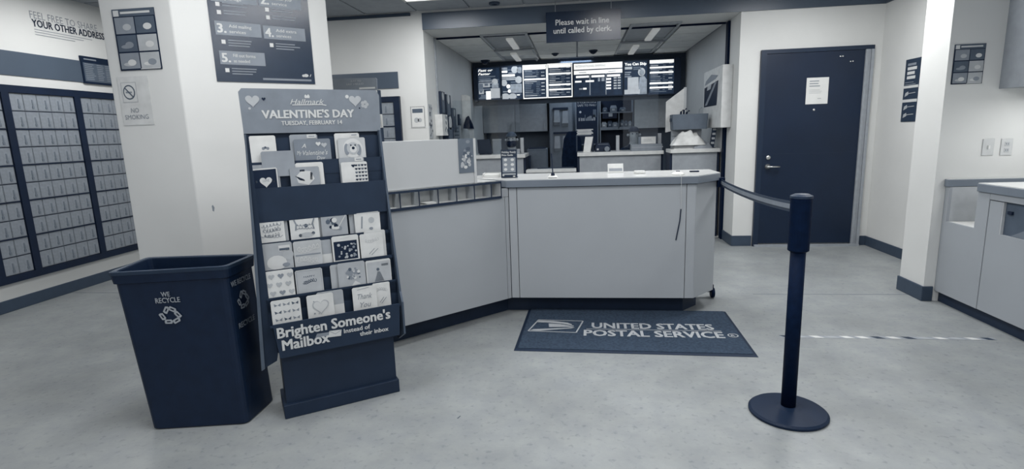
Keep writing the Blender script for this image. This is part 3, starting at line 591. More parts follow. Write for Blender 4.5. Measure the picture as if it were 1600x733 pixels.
for k in range(1, 7):
    obj('pocket_shelf', MB().box(-.022, .612, TY[k] - .012, TY[k] + .03 if k > 1 else .03, TZ[k] - .006, TZ[k]), card_black, cd)
    obj('pocket_back', MB().box(-.022, .612, TY[k] + .022, TY[k] + .026, TZ[k] - .02, TZ[k] + .125), card_black, cd)
    if k > 1: obj('pocket_lip', MB().box(-.022, .612, TY[k] - .013, TY[k] - .010, TZ[k] - .06, TZ[k] + .012), card_black, cd)
hm = [(-.03 + .012 * 0, 1.40), (.628, 1.395), (.634, 1.58), (.618, 1.606), (-.018, 1.612), (-.033, 1.595)]
obj('header', MB().slab(hm, (0, .202, 0), (1, 0, 0), (0, 0, 1), .008), G(.52, .5), cd)
pr = Print((0, .194, 0), (1, 0, 0), (0, 0, 1))
pr.text("VALENTINE'S DAY", .06, 1.470, .435, .038, 0, 2, .035); pr.text('TUESDAY, FEBRUARY 14', .142, 1.436, .29, .020, 0, 2, .025); pr.text('Hallmark', .192, 1.537, .16, .024, 0, 2, .0, .35)
pr.stroke([(.20, 1.533), (.34, 1.534), (.362, 1.53)], .004, 0); pr.rect(.262, .285, 1.566, 1.574, 0); pr.poly([(.26, 1.574), (.266, 1.584), (.273, 1.577), (.28, 1.585), (.287, 1.574)], 0)
pr.heart(.024, 1.555, .031, 3).heart(.507, 1.554, .031, 3).heart(.074, 1.562, .009, 2).disc(.008, 1.518, .006, 3).disc(.468, 1.573, .009, 0)
for k in range(5): pr.disc(.555 + .012 * math.cos(k * 1.257), 1.534 + .012 * math.sin(k * 1.257), .009, 3)
pr.disc(.527, 1.515, .004, 2); pr.put(INK, cd, 'header_print')
pr = Print((0, -.0455, 0), (1, 0, 0), (0, 0, 1))
pr.text("Brighten Someone's", .004, .437, .54, .050, 0, 2, .03); pr.text('Mailbox', .020, .373, .215, .050, 0, 2, .03); pr.text('Instead of', .308, .402, .13, .022, 0, 2, .026); pr.text('their inbox', .385, .372, .145, .022, 0, 2, .026)
pr.poly([(.17, .405), (.25, .402), (.24, .422), (.18, .425)], 1, 1.2); pr.poly([(.232, .396), (.292, .392), (.297, .424), (.238, .428)], 0, 2.4); pr.stroke([(.238, .427), (.266, .407), (.296, .423)], .002, 1, 3); pr.put(INK, cd, 'lip_print')
# ---- the cards
def card(label, tier, s0, s1, z0, z1, tone, draw=None, dy=0.0, tilt=0.0, tagged=False):
    W, H = s1 - s0, z1 - z0; z0 = max(z0, TZ[tier] + .0005); H = z1 - z0
    y = TY[tier] + dy; q = Vector((s0, y, z0)); q.rotate(Matrix.Rotation(SR, 3, 'Z'))
    th = thing('greeting_card', label, 'card', (SX + q.x, SY + q.y, z0), SR, 'cards on the display stand')
    U_ = Vector((0, .05, 1)).normalized(); R_ = Vector((1, 0, tilt)).normalized()
    rnd = min(W, H) * .05
    obj('card_body', MB().slab([(0, 0), (W, 0), (W, H - rnd), (W - rnd, H), (rnd, H), (0, H - rnd)], (0, 0, 0), R_, U_, .004), G(tone, .35), th)
    p = Print(R_.cross(U_) * .004, R_, U_, .0007)
    if draw: draw(p, W, H)
    if tagged: p.rect(W * .62, W * .95, H * .86, H * .99, 0, 2).rect(W * .68, W * .9, H * .91, H * .94, 1, 3)
    if p.mb.v: p.put(INK, th)
def scrib(n, m, x0=.15, x1=.85, y0=.2, y1=.8, t=.0022):
    def f(p, W, H):
        for k in range(n):
            yy = (y1 - (y1 - y0) * (k + .5) / n) * H; pts = []
            ph, am = random.uniform(0, 6), H * (y1 - y0) / n * .38
            for j in range(46):
                a = j * .78 + ph; pts.append(((x0 + (x1 - x0) * j / 45) * W + am * .55 * math.cos(a), yy + am * math.sin(a) * (.55 + .45 * math.sin(j * .9 + k))))
            p.stroke(pts, t, m)
    return f
def dots(n, ms, x0=.1, x1=.9, y0=.1, y1=.9, r=.12):
    def f(p, W, H):
        for k in range(n): p.disc(random.uniform(x0, x1) * W, random.uniform(y0, y1) * H, r * W * random.uniform(.6, 1.2), random.choice(ms), 1 + .06 * k, None, 7)
    return f
def d_a(p, W, H): p.disc(W * .50, H * .55, W * .06, 1); p.disc(W * .58, H * .58, W * .05, 4); p.disc(W * .67, H * .55, W * .06, 1)
def d_b(p, W, H):
    p.text('A', W * .2, H * .62, W * .12, H * .18, 0, 2, .01, .3); p.text("Valentine's", W * .22, H * .3, W * .68, H * .2, 0, 2, .0, .3); p.text('My', W * .06, H * .33, W * .12, H * .17, 0, 2, .0, .3); p.text('Day', W * .58, H * .08, W * .24, H * .16, 0, 2, .0, .3); p.heart(W * .66, H * .78, W * .07, 0); p.heart(W * .82, H * .72, W * .08, 3)
def d_c(p, W, H):
    p.disc(W * .53, H * .52, W * .36, 0, 1, None, 18); p.disc(W * .3, H * .48, W * .10, 1, 2, H * .26); p.disc(W * .74, H * .44, W * .10, 1, 2, H * .26); p.disc(W * .53, H * .52, W * .23, 3, 2.5); p.disc(W * .54, H * .48, W * .13, 0, 3); p.disc(W * .54, H * .53, W * .055, 2, 4); p.disc(W * .46, H * .66, W * .028, 2, 4); p.disc(W * .62, H * .66, W * .028, 2, 4)
def d_d(p, W, H): p.rect(W * .07, W * .95, H * .02, H * .94, 2, 1); p.heart(W * .52, H * .42, W * .24, 0, 2); p.text('LOVE', W * .40, H * .42, W * .25, H * .10, 1, 3, .0); p.disc(W * .16, H * .45, W * .05, 4); p.disc(W * .85, H * .4, W * .05, 4)
def d_e(p, W, H): p.poly([(W * .25, H * .3), (W * .6, H * .18), (W * .82, H * .45), (W * .7, H * .8), (W * .4, H * .85), (W * .2, H * .6)], 0, 1); p.poly([(W * .66, H * .42), (W * .74, H * .40), (W * .76, H * .72), (W * .69, H * .76)], 2); p.poly([(W * .16, H * .62), (W * .3, H * .42), (W * .48, H * .36), (W * .46, H * .44), (W * .3, H * .54)], 2); p.rect(W * .34, W * .5, H * .80, H * .88, 2); p.rect(W * .3, W * .75, H * .05, H * .12, 0)
def d_f(p, W, H):
    for i in range(4):
        for j in range(6):
            p.heart(W * (.57 + .12 * i), H * (.1 + .15 * j), W * .05, 2 if (i + j) % 3 else 4)
    p.heart(W * .46, H * .84, W * .07, 2)
def d_g(p, W, H): scrib(3, 1, .14, .86, .2, .85, .0022)(p, W, H); scrib(2, 4, .2, .78, .22, .7, .0013)(p, W, H)
def d_h(p, W, H):
    for s in (-1, 1): p.stroke([(W * (.5 + s * .35), H * .8), (W * (.5 + s * .28), H * .62), (W * (.5 + s * .32), H * .4)], W * .05, 1)
    scrib(2, 1, .22, .8, .4, .65, .003)(p, W, H); p.disc(W * .55, H * .55, W * .07, 4); p.disc(W * .33, H * .2, W * .06, 4); p.disc(W * .78, H * .25, W * .06, 4); p.disc(W * .55, H * .2, W * .25, 3, 1, H * .1)
def d_i(p, W, H): dots(12, [4, 2, 0, 1], .25, .7, .35, .75, .09)(p, W, H); p.disc(W * .5, H * .72, W * .1, 0, 3); p.disc(W * .56, H * .38, W * .12, 0, 3, H * .06); p.stroke([(W * .6, H * .35), (W * .95, H * .9)], W * .03, 0)
def d_j(p, W, H): p.stroke([(W * .25, H * .25), (W * .3, H * .8)], W * .05, 1); p.disc(W * .65, H * .6, W * .12, 3); p.disc(W * .62, H * .22, W * .08, 1, 2, H * .06); p.stroke([(W * .1, H * .95), (W * .95, H * .97)], .003, 0)
def d_k(p, W, H): p.rect(W * .55, W * .93, H * .7, H * .9, 0, 1); p.rect(W * .57, W * .91, H * .72, H * .80, 4, 2); p.disc(W * .45, H * .3, W * .33, 0, 1, H * .26); p.disc(W * .85, H * .55, W * .18, 3); p.disc(W * .75, H * .2, W * .13, 1, 2, H * .07)
def d_l(p, W, H): scrib(1, 0, .12, .88, .5, .9, .0032)(p, W, H); scrib(1, 0, .12, .85, .08, .46, .0032)(p, W, H); p.rect(W * .05, W * .95, H * .45, H * .5, 1)
def d_l2(p, W, H): p.rect(0, W, H * .0, H * .42, 0)
def d_m(p, W, H):
    p.rect(W * .06, W * .93, H * .1, H * .8, 2, 1)
    for k in range(26): p.disc(random.uniform(.13, .87) * W, random.uniform(.17, .73) * H, W * random.uniform(.03, .06), random.choice([1, 3, 3, 1]), 2 + .04 * k, None, 6)
    p.stroke([(W * .3, H * .9), (W * .7, H * .95)], .004, 0)
def d_n(p, W, H): scrib(1, 3, .2, .8, .6, .85, .0014)(p, W, H); p.stroke([(W * .35, H * .2), (W * .6, H * .4)], .003, 1); p.stroke([(W * .45, H * .15), (W * .75, H * .38)], .003, 1)
def d_o(p, W, H):
    for i in range(3):
        for j in range(3): p.heart(W * (.22 + .33 * i - .09 * (j % 2)), H * (.2 + .3 * j), W * .11, 1 if (i * j + i) % 2 else 3)
def d_p(p, W, H): p.rect(W * .04, W * .96, H * .04, H * .96, 1, .6); p.rect(W * .055, W * .945, H * .055, H * .945, 3, 1.2); p.text('HAPPY', W * .3, H * .68, W * .42, H * .07, 4, 2, .0); p.poly([(W * .15, H * .45), (W * .27, H * .6), (W * .27, H * .42)], 1); p.poly([(W * .85, H * .45), (W * .73, H * .6), (W * .73, H * .42)], 1); scrib(1, 4, .28, .72, .38, .64, .003)(p, W, H)
def d_q(p, W, H): p.heart(W * .55, H * .53, W * .22, 1, .9); dots(22, [0, 1, 3, 1, 4], .32, .78, .36, .74, .055)(p, W, H); p.poly([(W * .45, H * .05), (W * .6, H * .25), (W * .8, H * .1)], 0)
def d_r(p, W, H): p.rect(W * .05, W * .97, H * .05, H * .92, 3, 1); p.poly([(W * .3, H * .08), (W * .7, H * .08), (W * .55, H * .5), (W * .45, H * .5)], 1); p.disc(W * .47, H * .6, W * .06, 4, 3); p.rect(W * .62, W * .9, H * .72, H * .82, 1)
def d_s(p, W, H):
    for i in range(3):
        for j in range(3):
            x, y = W * (.22 + .3 * i), H * (.2 + .3 * j); mm = [1, 4, 1][(i + j) % 3]
            p.poly([(x, y), (x + W * .12, y + H * .08), (x + W * .1, y - H * .05)], mm); p.poly([(x, y), (x - W * .1, y - H * .05), (x - W * .12, y + H * .08)], mm)
def d_t(p, W, H): p.heart(W * .5, H * .5, W * .32, 3); p.heart(W * .5, H * .5, W * .27, 0, 2.5); dots(10, [1, 3], .2, .8, .2, .85, .035)(p, W, H)
def d_u(p, W, H): p.stroke([(W * .2, H * .9), (W * .7, H * .95)], .002, 1); p.text('Thank', W * .2, H * .5, W * .6, H * .22, 1, 2, -.01, .35); p.text('You', W * .28, H * .15, W * .45, H * .22, 1, 2, -.01, .35)
B_ = .012
card('white card with tiny dark print in the topmost row beside the frame', 6, -.012, .105, 1.252, 1.388, 1.0, d_a)
card('plain grey envelope lying sideways above the dark heart card', 5, .031, .179, 1.19, 1.313, .60, None, B_)
card('grey envelope peeking up behind the script holiday card', 6, .170, .302, 1.252, 1.389, .62, None, B_, 0, True)
card('rounded grey card with white holiday script in the topmost row', 6, .186, .360, 1.252, 1.365, .50, d_b)
card('white envelope tab behind the puppy portrait card', 6, .385, .510, 1.252, 1.389, .95, None, B_, 0, True)
card('pale card with a puppy portrait in a white circle', 6, .398, .535, 1.252, 1.365, .82, d_c)
card('grey envelope leaning behind the dark heart card', 5, -.020, .105, 1.120, 1.25, .66, None, B_)
card('dark card with one white heart in the second row', 5, -.020, .095, 1.120, 1.232, .95, d_d, 0, .03)
card('cream envelope behind the rounded grey card with white blob', 5, .180, .312, 1.120, 1.250, 1.0, None, B_)
card('rounded grey card with a white blob and dark marks', 5, .151, .289, 1.120, 1.230, .64, d_e)
card('grey backing envelope with a white tag behind small hearts card', 5, .392, .518, 1.120, 1.265, .66, None, B_, 0, True)
card('white card half covered in small dark hearts', 5, .397, .529, 1.120, 1.242, .97, d_f)
card('grey envelope behind the white card with sweeping script', 4, -.012, .113, .868, 1.015, .72, None, B_)
card('white card with sweeping grey script in the first lower row', 4, -.020, .097, .868, .992, .97, d_g)
card('grey envelope edge behind the floral script card', 4, .132, .255, .868, 1.011, .70, None, B_)
card('white card with mirrored floral script and dark petals', 4, .122, .258, .868, 1.001, .95, d_h)
card('pale envelope behind the card with a cluster of petals', 4, .259, .384, .868, 1.012, .78, None, B_)
card('shiny grey card with a cluster of dark and white petals', 4, .270, .398, .868, .988, .68, d_i)
card('grey envelope behind the wrapped white card at row end', 4, .410, .534, .868, .998, .70, None, B_)
card('wrapped white card with faint sprigs at the row end', 4, .435, .567, .868, .982, .95, d_j)
card('grey card with white rounded shapes and a dark caption label', 3, -.017, .119, .738, .875, .72, d_k)
card('pale card with two bold sweeps of white script', 3, .124, .256, .738, .871, .80, d_l)
card('two tone envelope standing beside the dark floral card', 3, .225, .305, .738, .862, .68, d_l2, B_)
card('white bordered card with a dark field of pale blossoms', 3, .307, .440, .738, .875, .97, d_m)
card('pale envelope edge behind the white card with thin pen strokes', 3, .474, .583, .738, .882, .90, None, B_)
card('white card with two thin pen strokes at its middle', 3, .447, .566, .738, .871, .95, d_n)
card('white card scattered with grey hearts in the second lower row', 2, -.018, .109, .610, .747, .98, d_o)
card('grey bordered card with a happy banner between small flags', 2, .116, .243, .610, .733, .80, d_p)
card('grey envelope standing behind the floral heart card', 2, .283, .411, .610, .735, .74, None, B_)
card('grey card with a floral heart bouquet and white ribbon', 2, .317, .454, .610, .740, .72, d_q)
card('pale bordered card with a small gowned figure', 2, .458, .588, .610, .735, .90, d_r)
card('white card with a grid of nine butterflies in bottom row', 1, -.009, .124, .487, .609, .98, d_s)
card('two tone envelope behind the white embossed heart card', 1, .202, .330, .487, .613, .70, d_l2, B_)
card('white card with an embossed heart and faint dots', 1, .153, .279, .487, .608, .97, d_t)
card('narrow white script card overlapped by thank you card', 1, .480, .569, .487, .616, .97, d_n, B_)
card('white thank you script card at the end of bottom row', 1, .373, .495, .487, .612, .98, d_u)

# second card rack behind
c2 = thing('card_stand', 'taller card rack half hidden behind column with small grey header', 'display stand', (-1.95, 4.45, 0))
obj('body', MB().box(-.28, .28, 0, .22, 0, 1.44).box(-.28, .28, .14, .22, 1.44, 1.76), card_black, c2)
obj('header', MB().slab([(-.28, 1.765), (.285, 1.755), (.29, 1.845), (.28, 1.855), (-.28, 1.87)], (0, .13, 0), (1, 0, 0), (0, 0, 1), .01), G(.52), c2)
pr = Print((0, .12, 0), (1, 0, 0), (0, 0, 1)); pr.text('JUST TO', .06, 1.83, .09, .014, 3, 2, .01); pr.text('SAY HELLO', .02, 1.805, .15, .014, 3, 2, .01); pr.rect(.13, .27, 1.768, 1.782, 0); pr.put(INK, c2, 'header_print')
for lab, x0, x1, z0, z1, y, tone in (('white card at the top edge of the rack behind the header', .205, .285, 1.60, 1.755, .115, .95), ('white edged card with dark marks on the hidden rack', .225, .345, 1.442, 1.552, .03, 1.0)):
    th = thing('greeting_card', lab, 'card', (-1.95, 4.45, z0 if tone == 1.0 else 1.60), 0, 'cards on the hidden rack')
    obj('card_body', MB().box(x0, x1, y, y + .006, 0, z1 - z0), G(tone, .4), th)
    pr = Print((x0, y, 0), (1, 0, 0), (0, 0, 1)); W, H = x1 - x0, z1 - z0
    if tone == 1.0: pr.rect(W * .08, W * .9, H * .06, H * .92, 3); pr.poly([(W * .2, H * .25), (W * .4, H * .2), (W * .75, H * .7), (W * .55, H * .75)], 2); pr.poly([(W * .5, H * .15), (W * .8, H * .2), (W * .8, H * .4)], 4); pr.disc(W * .35, H * .75, W * .12, 4)
    else: dots(8, [3, 1], .1, .9, .1, .9, .09)(pr, W, H)
    pr.put(INK, th)
obj('upper_pocket', MB().box(-.28, .28, .10, .14, 1.57, 1.60), card_black, c2)
# ================================================================== RIGHT WRITING COUNTER
rc = thing('writing_counter', 'grey laminate writing counter with waste opening along the wall', 'counter', (0, 0, 0))
FX = 2.68
obj('carcass', MB().box(FX + .024, 3.30, 2.0, 3.984, .10, .86).box(FX + .024, 3.30, 4.291, 4.33, .10, .86).box(FX + .024, 3.30, 3.984, 4.291, .10, .60), G(.3), rc)
fpn = MB().slab([(4.328, .085), (4.328, .872), (4.283, .872), (4.283, .62), (3.995, .62), (3.995, .872), (3.885, .872), (3.885, .085)], (FX, 0, 0), (0, 1, 0), (0, 0, 1), .02)
obj('front_panel', fpn, lamr_m, rc)
obj('notch_shelf', MB().box(FX + .0205, 3.30, 3.9955, 4.2825, .602, .6195), G(1.0, .4), rc)
obj('notch_side', MB().box(FX + .0205, 3.30, 4.2835, 4.29, .6195, .872), G(.74), rc); obj('notch_side', MB().box(FX + .0205, 3.30, 3.985, 3.9945, .6195, .872), lamr_m, rc)
obj('rail', MB().box(FX, FX + .02, 2.0, 3.883, .832, .872), lamr_m, rc)
wd = MB(); a0, a1 = 2.9, 3.881
for y0, y1, z0, z1 in ((a0, a1, .085, .62), (3.775, a1, .62, .826), (a0, 3.1, .62, .826)): wd.box(FX + .003, FX + .02, y0, y1, z0, z1)
obj('waste_door', wd, lamr_m, rc)
obj('front_panel', MB().box(FX, FX + .02, 2.0, 2.897, .085, .832), lamr_m, rc)
obj('waste_liner', MB().box(FX + .02, FX + .022, 3.1, 3.775, .62, .826), G(.34), rc); obj('jamb', MB().box(FX + .004, FX + .021, 3.765, 3.775, .62, .826), G(.75), rc)
obj('waste_flap', MB().slab([(3.12, .622), (3.70, .622), (3.40, .77)], (FX + .019, 0, 0), (0, 1, 0), (0, 0, 1), -.001), G(.46), rc); obj('latch', MB().box(FX + .008, FX + .02, 3.70, 3.735, .755, .775), G(.03), rc)
obj('kick_base', MB().box(FX + .035, 3.3, 2.0, 4.33, 0, .10), G(.13, .5), rc)
for nm, y0, y1 in (('far', 4.283, 4.328), ('near', 2.0, 3.993)):
    obj('worktop', MB().box(FX - .012, 3.318, y0, y1, .874, .926), edge_m, rc, bevel=.003); obj('worktop_surface', MB().box(FX - .008, 3.318, y0 + .003, y1 - .003, .926, .931), top_m, rc)

# ================================================================== HANGING SIGN
hs = thing('hanging_sign', 'dark hanging sign asking customers to wait for the clerk', 'sign', (.083, 6.30, 2.325))
obj('board', MB().box(-.403, .403, -.012, .012, 0, .318), G(.13, .27, spec=.34), hs)
for x in (-.3, .3): obj('hanger', MB().tube([(x, .0, .318), (x, .0, .43)], .004, 6), alu_m, hs)
lm = MB(); put_text(lm, 'Please wait in line', (-.298, -.012, .178), R, Z, .575, .058, 0, .012); put_text(lm, 'until called by clerk.', (-.322, -.012, .092), R, Z, .625, .058, 0, .012); obj('lettering', lm, G(.95), hs)

# ================================================================== MENU BOARDS
MY = 9.30
def menu(label, x0, x1, z0, z1, bright, draw):
    th = thing('menu_board', label, 'menu board', (x0, MY, z0), 0, 'lit boards over the clerk windows'); W, H = x1 - x0, z1 - z0
    obj('housing', MB().box(0, W, .004, .12, 0, H), G(.14), th)
    fr = MB().box(0, .014, -.006, .004, 0, H).box(W - .014, W, -.006, .004, 0, H).box(.014, W - .014, -.006, .004, 0, .016).box(.014, W - .014, -.006, .004, H - .014, H)
    obj('frame', fr, lit_m if bright else G(.2), th)
    obj('lit_face', MB().box(.014, W - .014, 0, .004, .016, H - .014), lit_dark, th)
    p = Print((0, 0, 0), (1, 0, 0), (0, 0, 1), .0012); draw(p, W, H); p.put([lit_m, lit_mid, lit_dark, G(.75, .5, emit=.7), G(.4, .5, emit=.7)], th, 'lit_print')
def m_photo(p, W, H):
    for k in range(7): p.rect(W * random.uniform(.04, .4), W * random.uniform(.5, .92), H * (.05 + .09 * k), H * (.09 + .09 * k), 4, .6)
    p.text('Fast or', W * .07, H * .87, W * .6, H * .07, 0, 2, .03, .2); p.text('Faster', W * .07, H * .765, W * .5, H * .07, 0, 2, .03, .2)
    p.lines(W * .07, H * .73, W * .72, 2, H * .06, H * .035, 4).lines(W * .07, H * .60, W * .65, 2, H * .06, H * .035, 1)
    p.rect(W * .05, W * .25, H * .28, H * .52, 4); p.rect(W * .24, W * .54, H * .40, H * .54, 3).rect(W * .31, W * .46, H * .44, H * .51, 4, 3).rect(W * .06, W * .27, H * .2, H * .34, 3).rect(W * .11, W * .2, H * .24, H * .31, 4, 3); p.disc(W * .75, H * .55, W * .13, 3).rect(W * .62, W * .9, H * .37, H * .5, 1)
    p.rect(W * .56, W * .95, H * .06, H * .36, 3).rect(W * .36, W * .56, H * .03, H * .28, 0, 3); p.disc(W * .3, H * .1, W * .2, 4, 1.5, H * .05)
def m_photo2(p, W, H):
    for k in range(10): p.rect(W * random.uniform(.04, .5), W * random.uniform(.55, .95), H * (.05 + .09 * k), H * (.08 + .09 * k), random.choice([4, 4, 1]), .6)
    p.lines(W * .05, H * .95, W * .35, 1, 1, H * .06, 1).lines(W * .05, H * .86, W * .32, 1, 1, H * .06, 0).lines(W * .05, H * .75, W * .75, 1, 1, H * .065, 0).lines(W * .05, H * .66, W * .8, 2, H * .05, H * .03, 3)
    p.disc(W * .65, H * .88, W * .16, 3).disc(W * .88, H * .86, W * .14, 1).disc(W * .82, H * .58, W * .16, 3).disc(W * .14, H * .5, W * .14, 3).disc(W * .33, H * .40, W * .09, 0).disc(W * .38, H * .26, W * .08, 0)
    p.rect(W * .42, W * .97, H * .2, H * .46, 1).disc(W * .18, H * .1, W * .2, 3, 2, H * .1).disc(W * .52, H * .1, W * .18, 3, 2, H * .09).rect(W * .72, W * .85, H * .12, H * .15, 0)
def m_list(rows):
    def f(p, W, H):
        for y in rows: p.rect(W * .06, W * .94, H * y, H * (y + .045), 0, 2)
        for k in range(16):
            y = H * (.08 + .052 * k); p.rect(W * .08, W * random.uniform(.3, .6), y, y + H * .022, random.choice([1, 3, 4, 1]), 1.5); p.rect(W * .55, W * random.uniform(.62, .75), y, y + H * .02, 4, 1.2)
            if k % 2: p.rect(W * .76, W * .9, y, y + H * .03, random.choice([1, 3]), 1.5)
        p.rect(W * .05, W * .95, H * .88, H * .97, 0, 2)
    return f
def m_intl(p, W, H):
    p.rect(W * .02, W * .98, H * .80, H * .97, 0, 1); p.text('INTERNATIONAL SHIPPING', W * .05, H * .86, W * .6, H * .06, 1, 2, .0); p.rect(W * .02, W * .98, H * .66, H * .77, 0, 1); p.lines(W * .12, H * .725, W * .2, 1, 1, H * .025, 3, 2).rect(W * .7, W * .86, H * .70, H * .725, 3, 2)
    for x in (.33, .65): p.rect(W * x, W * (x + .018), H * .05, H * .66, 1, 1)
    for x in (.06, .37, .68): p.rect(W * x, W * (x + .26), H * .56, H * .62, 0, 2)
    p.rect(W * .04, W * .17, H * .43, H * .48, 0, 2).rect(W * .25, W * .42, H * .43, H * .48, 0, 2).rect(W * .12, W * .19, H * .22, H * .26, 1, 2).rect(W * .20, W * .27, H * .22, H * .27, 0, 2).rect(W * .50, W * .54, H * .44, H * .54, 1, 2).rect(W * .57, W * .63, H * .44, H * .54, 1, 2)
    for k in range(4): p.rect(W * .665, W * .76, H * (.2 + .09 * k), H * (.25 + .09 * k), 0, 2)
    for k in range(5): p.rect(W * .81, W * .87, H * (.2 + .075 * k), H * (.24 + .075 * k), 3, 2).rect(W * .89, W * .95, H * (.2 + .075 * k), H * (.24 + .075 * k), 3, 2)
def m_person(p, W, H):
    p.text('You Can Ship', W * .05, H * .86, W * .88, H * .075, 0, 2, .03); p.lines(W * .05, H * .82, W * .32, 1, 1, H * .07, 3).lines(W * .4, H * .81, W * .45, 2, H * .05, H * .03, 4).lines(W * .05, H * .68, W * .3, 3, H * .06, H * .03, 1)
    p.disc(W * .74, H * .66, W * .15, 3, 1.5, H * .12); p.disc(W * .75, H * .64, W * .10, 1, 2, H * .09); p.poly([(W * .6, H * .03), (W * .98, H * .03), (W * .98, H * .42), (W * .85, H * .55), (W * .66, H * .52)], 1, 1.2); p.rect(W * .17, W * .62, H * .16, H * .52, 3, 3).rect(W * .03, W * .68, H * .04, H * .17, 3, 3.5)
menu('lit board with parcels and small icons at the dark housing end', -1.645, -1.245, 1.915, 2.455, False, m_photo)
menu('lit board with a collage of pale round shapes and a patterned block', -1.24, -.88, 1.91, 2.46, False, m_photo2)
menu('bright framed price list board with one white bar across middle', -.875, -.475, 1.915, 2.455, True, m_list((.55, .86)))
menu('bright framed price list board beside the wide international board', -.47, -.06, 1.915, 2.46, True, m_list((.68, .36, .22)))
menu('widest lit board headed international shipping', -.05, .76, 1.905, 2.455, False, m_intl)
menu('lit board showing a person leaning over parcels', .765, 1.15, 1.90, 2.45, False, m_person)
menu('price list board at the end nearest the white rack', 1.155, 1.575, 1.895, 2.455, False, m_list((.74, .60, .30, .18)))
struct('trim_9', MB().box(1.575, 1.66, MY - .02, MY + .14, 1.88, 2.46).box(-1.70, -1.645, MY - .02, MY + .14, 1.90, 2.46), G(.14))
struct('trim_10', MB().box(-1.735, 1.76, MY + .12, MY + .2, 1.84, 2.545), G(.30))

# ================================================================== INNER ROOM
def svc(label, x0, x1, y0, d, zt, m=None):
    t = thing('clerk_counter', label, 'counter', ((x0 + x1) / 2, y0, 0)); hw = (x1 - x0) / 2
    obj('front_panel', MB().box(-hw + .03, hw - .03, .04, .06, .06, zt - .045), G(.64), t)
    obj('leg_panel', MB().box(hw - .03, hw, .05, d - .02, 0, zt - .045), G(.05), t); obj('leg_panel', MB().box(-hw, -hw + .03, .05, d - .02, 0, zt - .045), G(.05), t)
    obj('worktop', MB().box(-hw, hw, 0, d, zt - .045, zt), G(.95, .3), t, bevel=.004); obj('kick_base', MB().box(-hw + .03, hw - .03, .05, .08, 0, .06), G(.1), t); return t
svc('clerk counter behind the dark tabletop sign under first boards', -1.73, -.69, 7.35, .6, 1.077)
svc('middle clerk counter with white top below the international board', .005, 1.125, 7.35, .6, 1.074)
svc('short clerk counter piled with cloth beside the black shutter guide', 1.14, 1.73, 6.93, .36, 1.10)
gt = thing('gate', 'low white topped gate shelf between the two clerk counters', 'gate', (-.34, 7.30, 0)); obj('shelf', MB().box(-.34, .33, 0, .25, .83, .868), G(.92), gt, bevel=.004); obj('gate_leaf', MB().box(-.33, .32, .02, .05, .03, .83), G(.6), gt); obj('ledge', MB().box(-.2, .3, .2, .24, .868, .882), G(.2), gt)
for x in (-.335, .325): obj('bracket', MB().box(x - .01, x + .01, .05, .24, 0, .83), G(.3), gt)
def guard(label, xa, xb, y=7.60, zb=1.077, zt=1.295):
    t = thing('sneeze_guard', label, 'acrylic screen', (xa, y, zb)); W = xb - xa
    obj('post', MB().box(W - .045, W, -.02, .02, 0, zt - zb), G(.72), t, bevel=.003)
    obj('pane', MB().box(.0, W - .045, -.003, .003, .0, .75), gl, t)
guard('clear screen with a pale post on first clerk counter', -1.70, -.728)
guard('clear screen with a pale post ending the middle clerk counter', .62, 1.125, zb=1.074)
tag(bx('post', (.528, .572, 7.58, 7.62, 1.074, 1.285), G(.72), bevel=.003), 'pale stub post standing on the middle clerk counter', 'post')
# monitor and tape on left counter
t = thing('monitor', 'dark backed monitor beside the screen panel on first clerk counter', 'monitor', (-1.28, 7.66, 1.0775)); obj('back_shell', MB().loft([[(-.10, 0, .015), (.10, 0, .015), (.10, .03, .015), (-.10, .03, .015)], [(-.12, .05, .21), (.055, .05, .21), (.055, .09, .21), (-.12, .09, .21)]]), G(.1), t); obj('foot', MB().box(-.08, .08, -.03, .08, 0, .015), G(.08), t)
t = thing('document_box', 'pale document box behind the dark monitor', 'box', (-1.13, 7.80, 1.0775)); obj('box_body', MB().box(-.06, .06, -.03, .03, 0, .20), G(.6), t); obj('lid', MB().box(-.063, .063, -.033, .033, .19, .21), G(.68), t)
t = thing('card_reader', 'small pale card reader near the first clerk counter edge', 'card reader', (-.98, 7.45, 1.0775)); obj('housing', MB().box(-.04, .04, -.03, .03, 0, .05), G(.8), t, bevel=.006); obj('keypad', MB().box(-.025, .025, -.031, -.03, .01, .035), G(.4), t)
t = thing('box', 'pale small box by the pale post on first clerk counter', 'box', (-.81, 7.50, 1.0775)); obj('box_body', MB().box(-.035, .035, -.03, .03, 0, .065), G(.62), t); obj('lid', MB().box(-.037, .037, -.032, .032, .055, .068), G(.68), t)

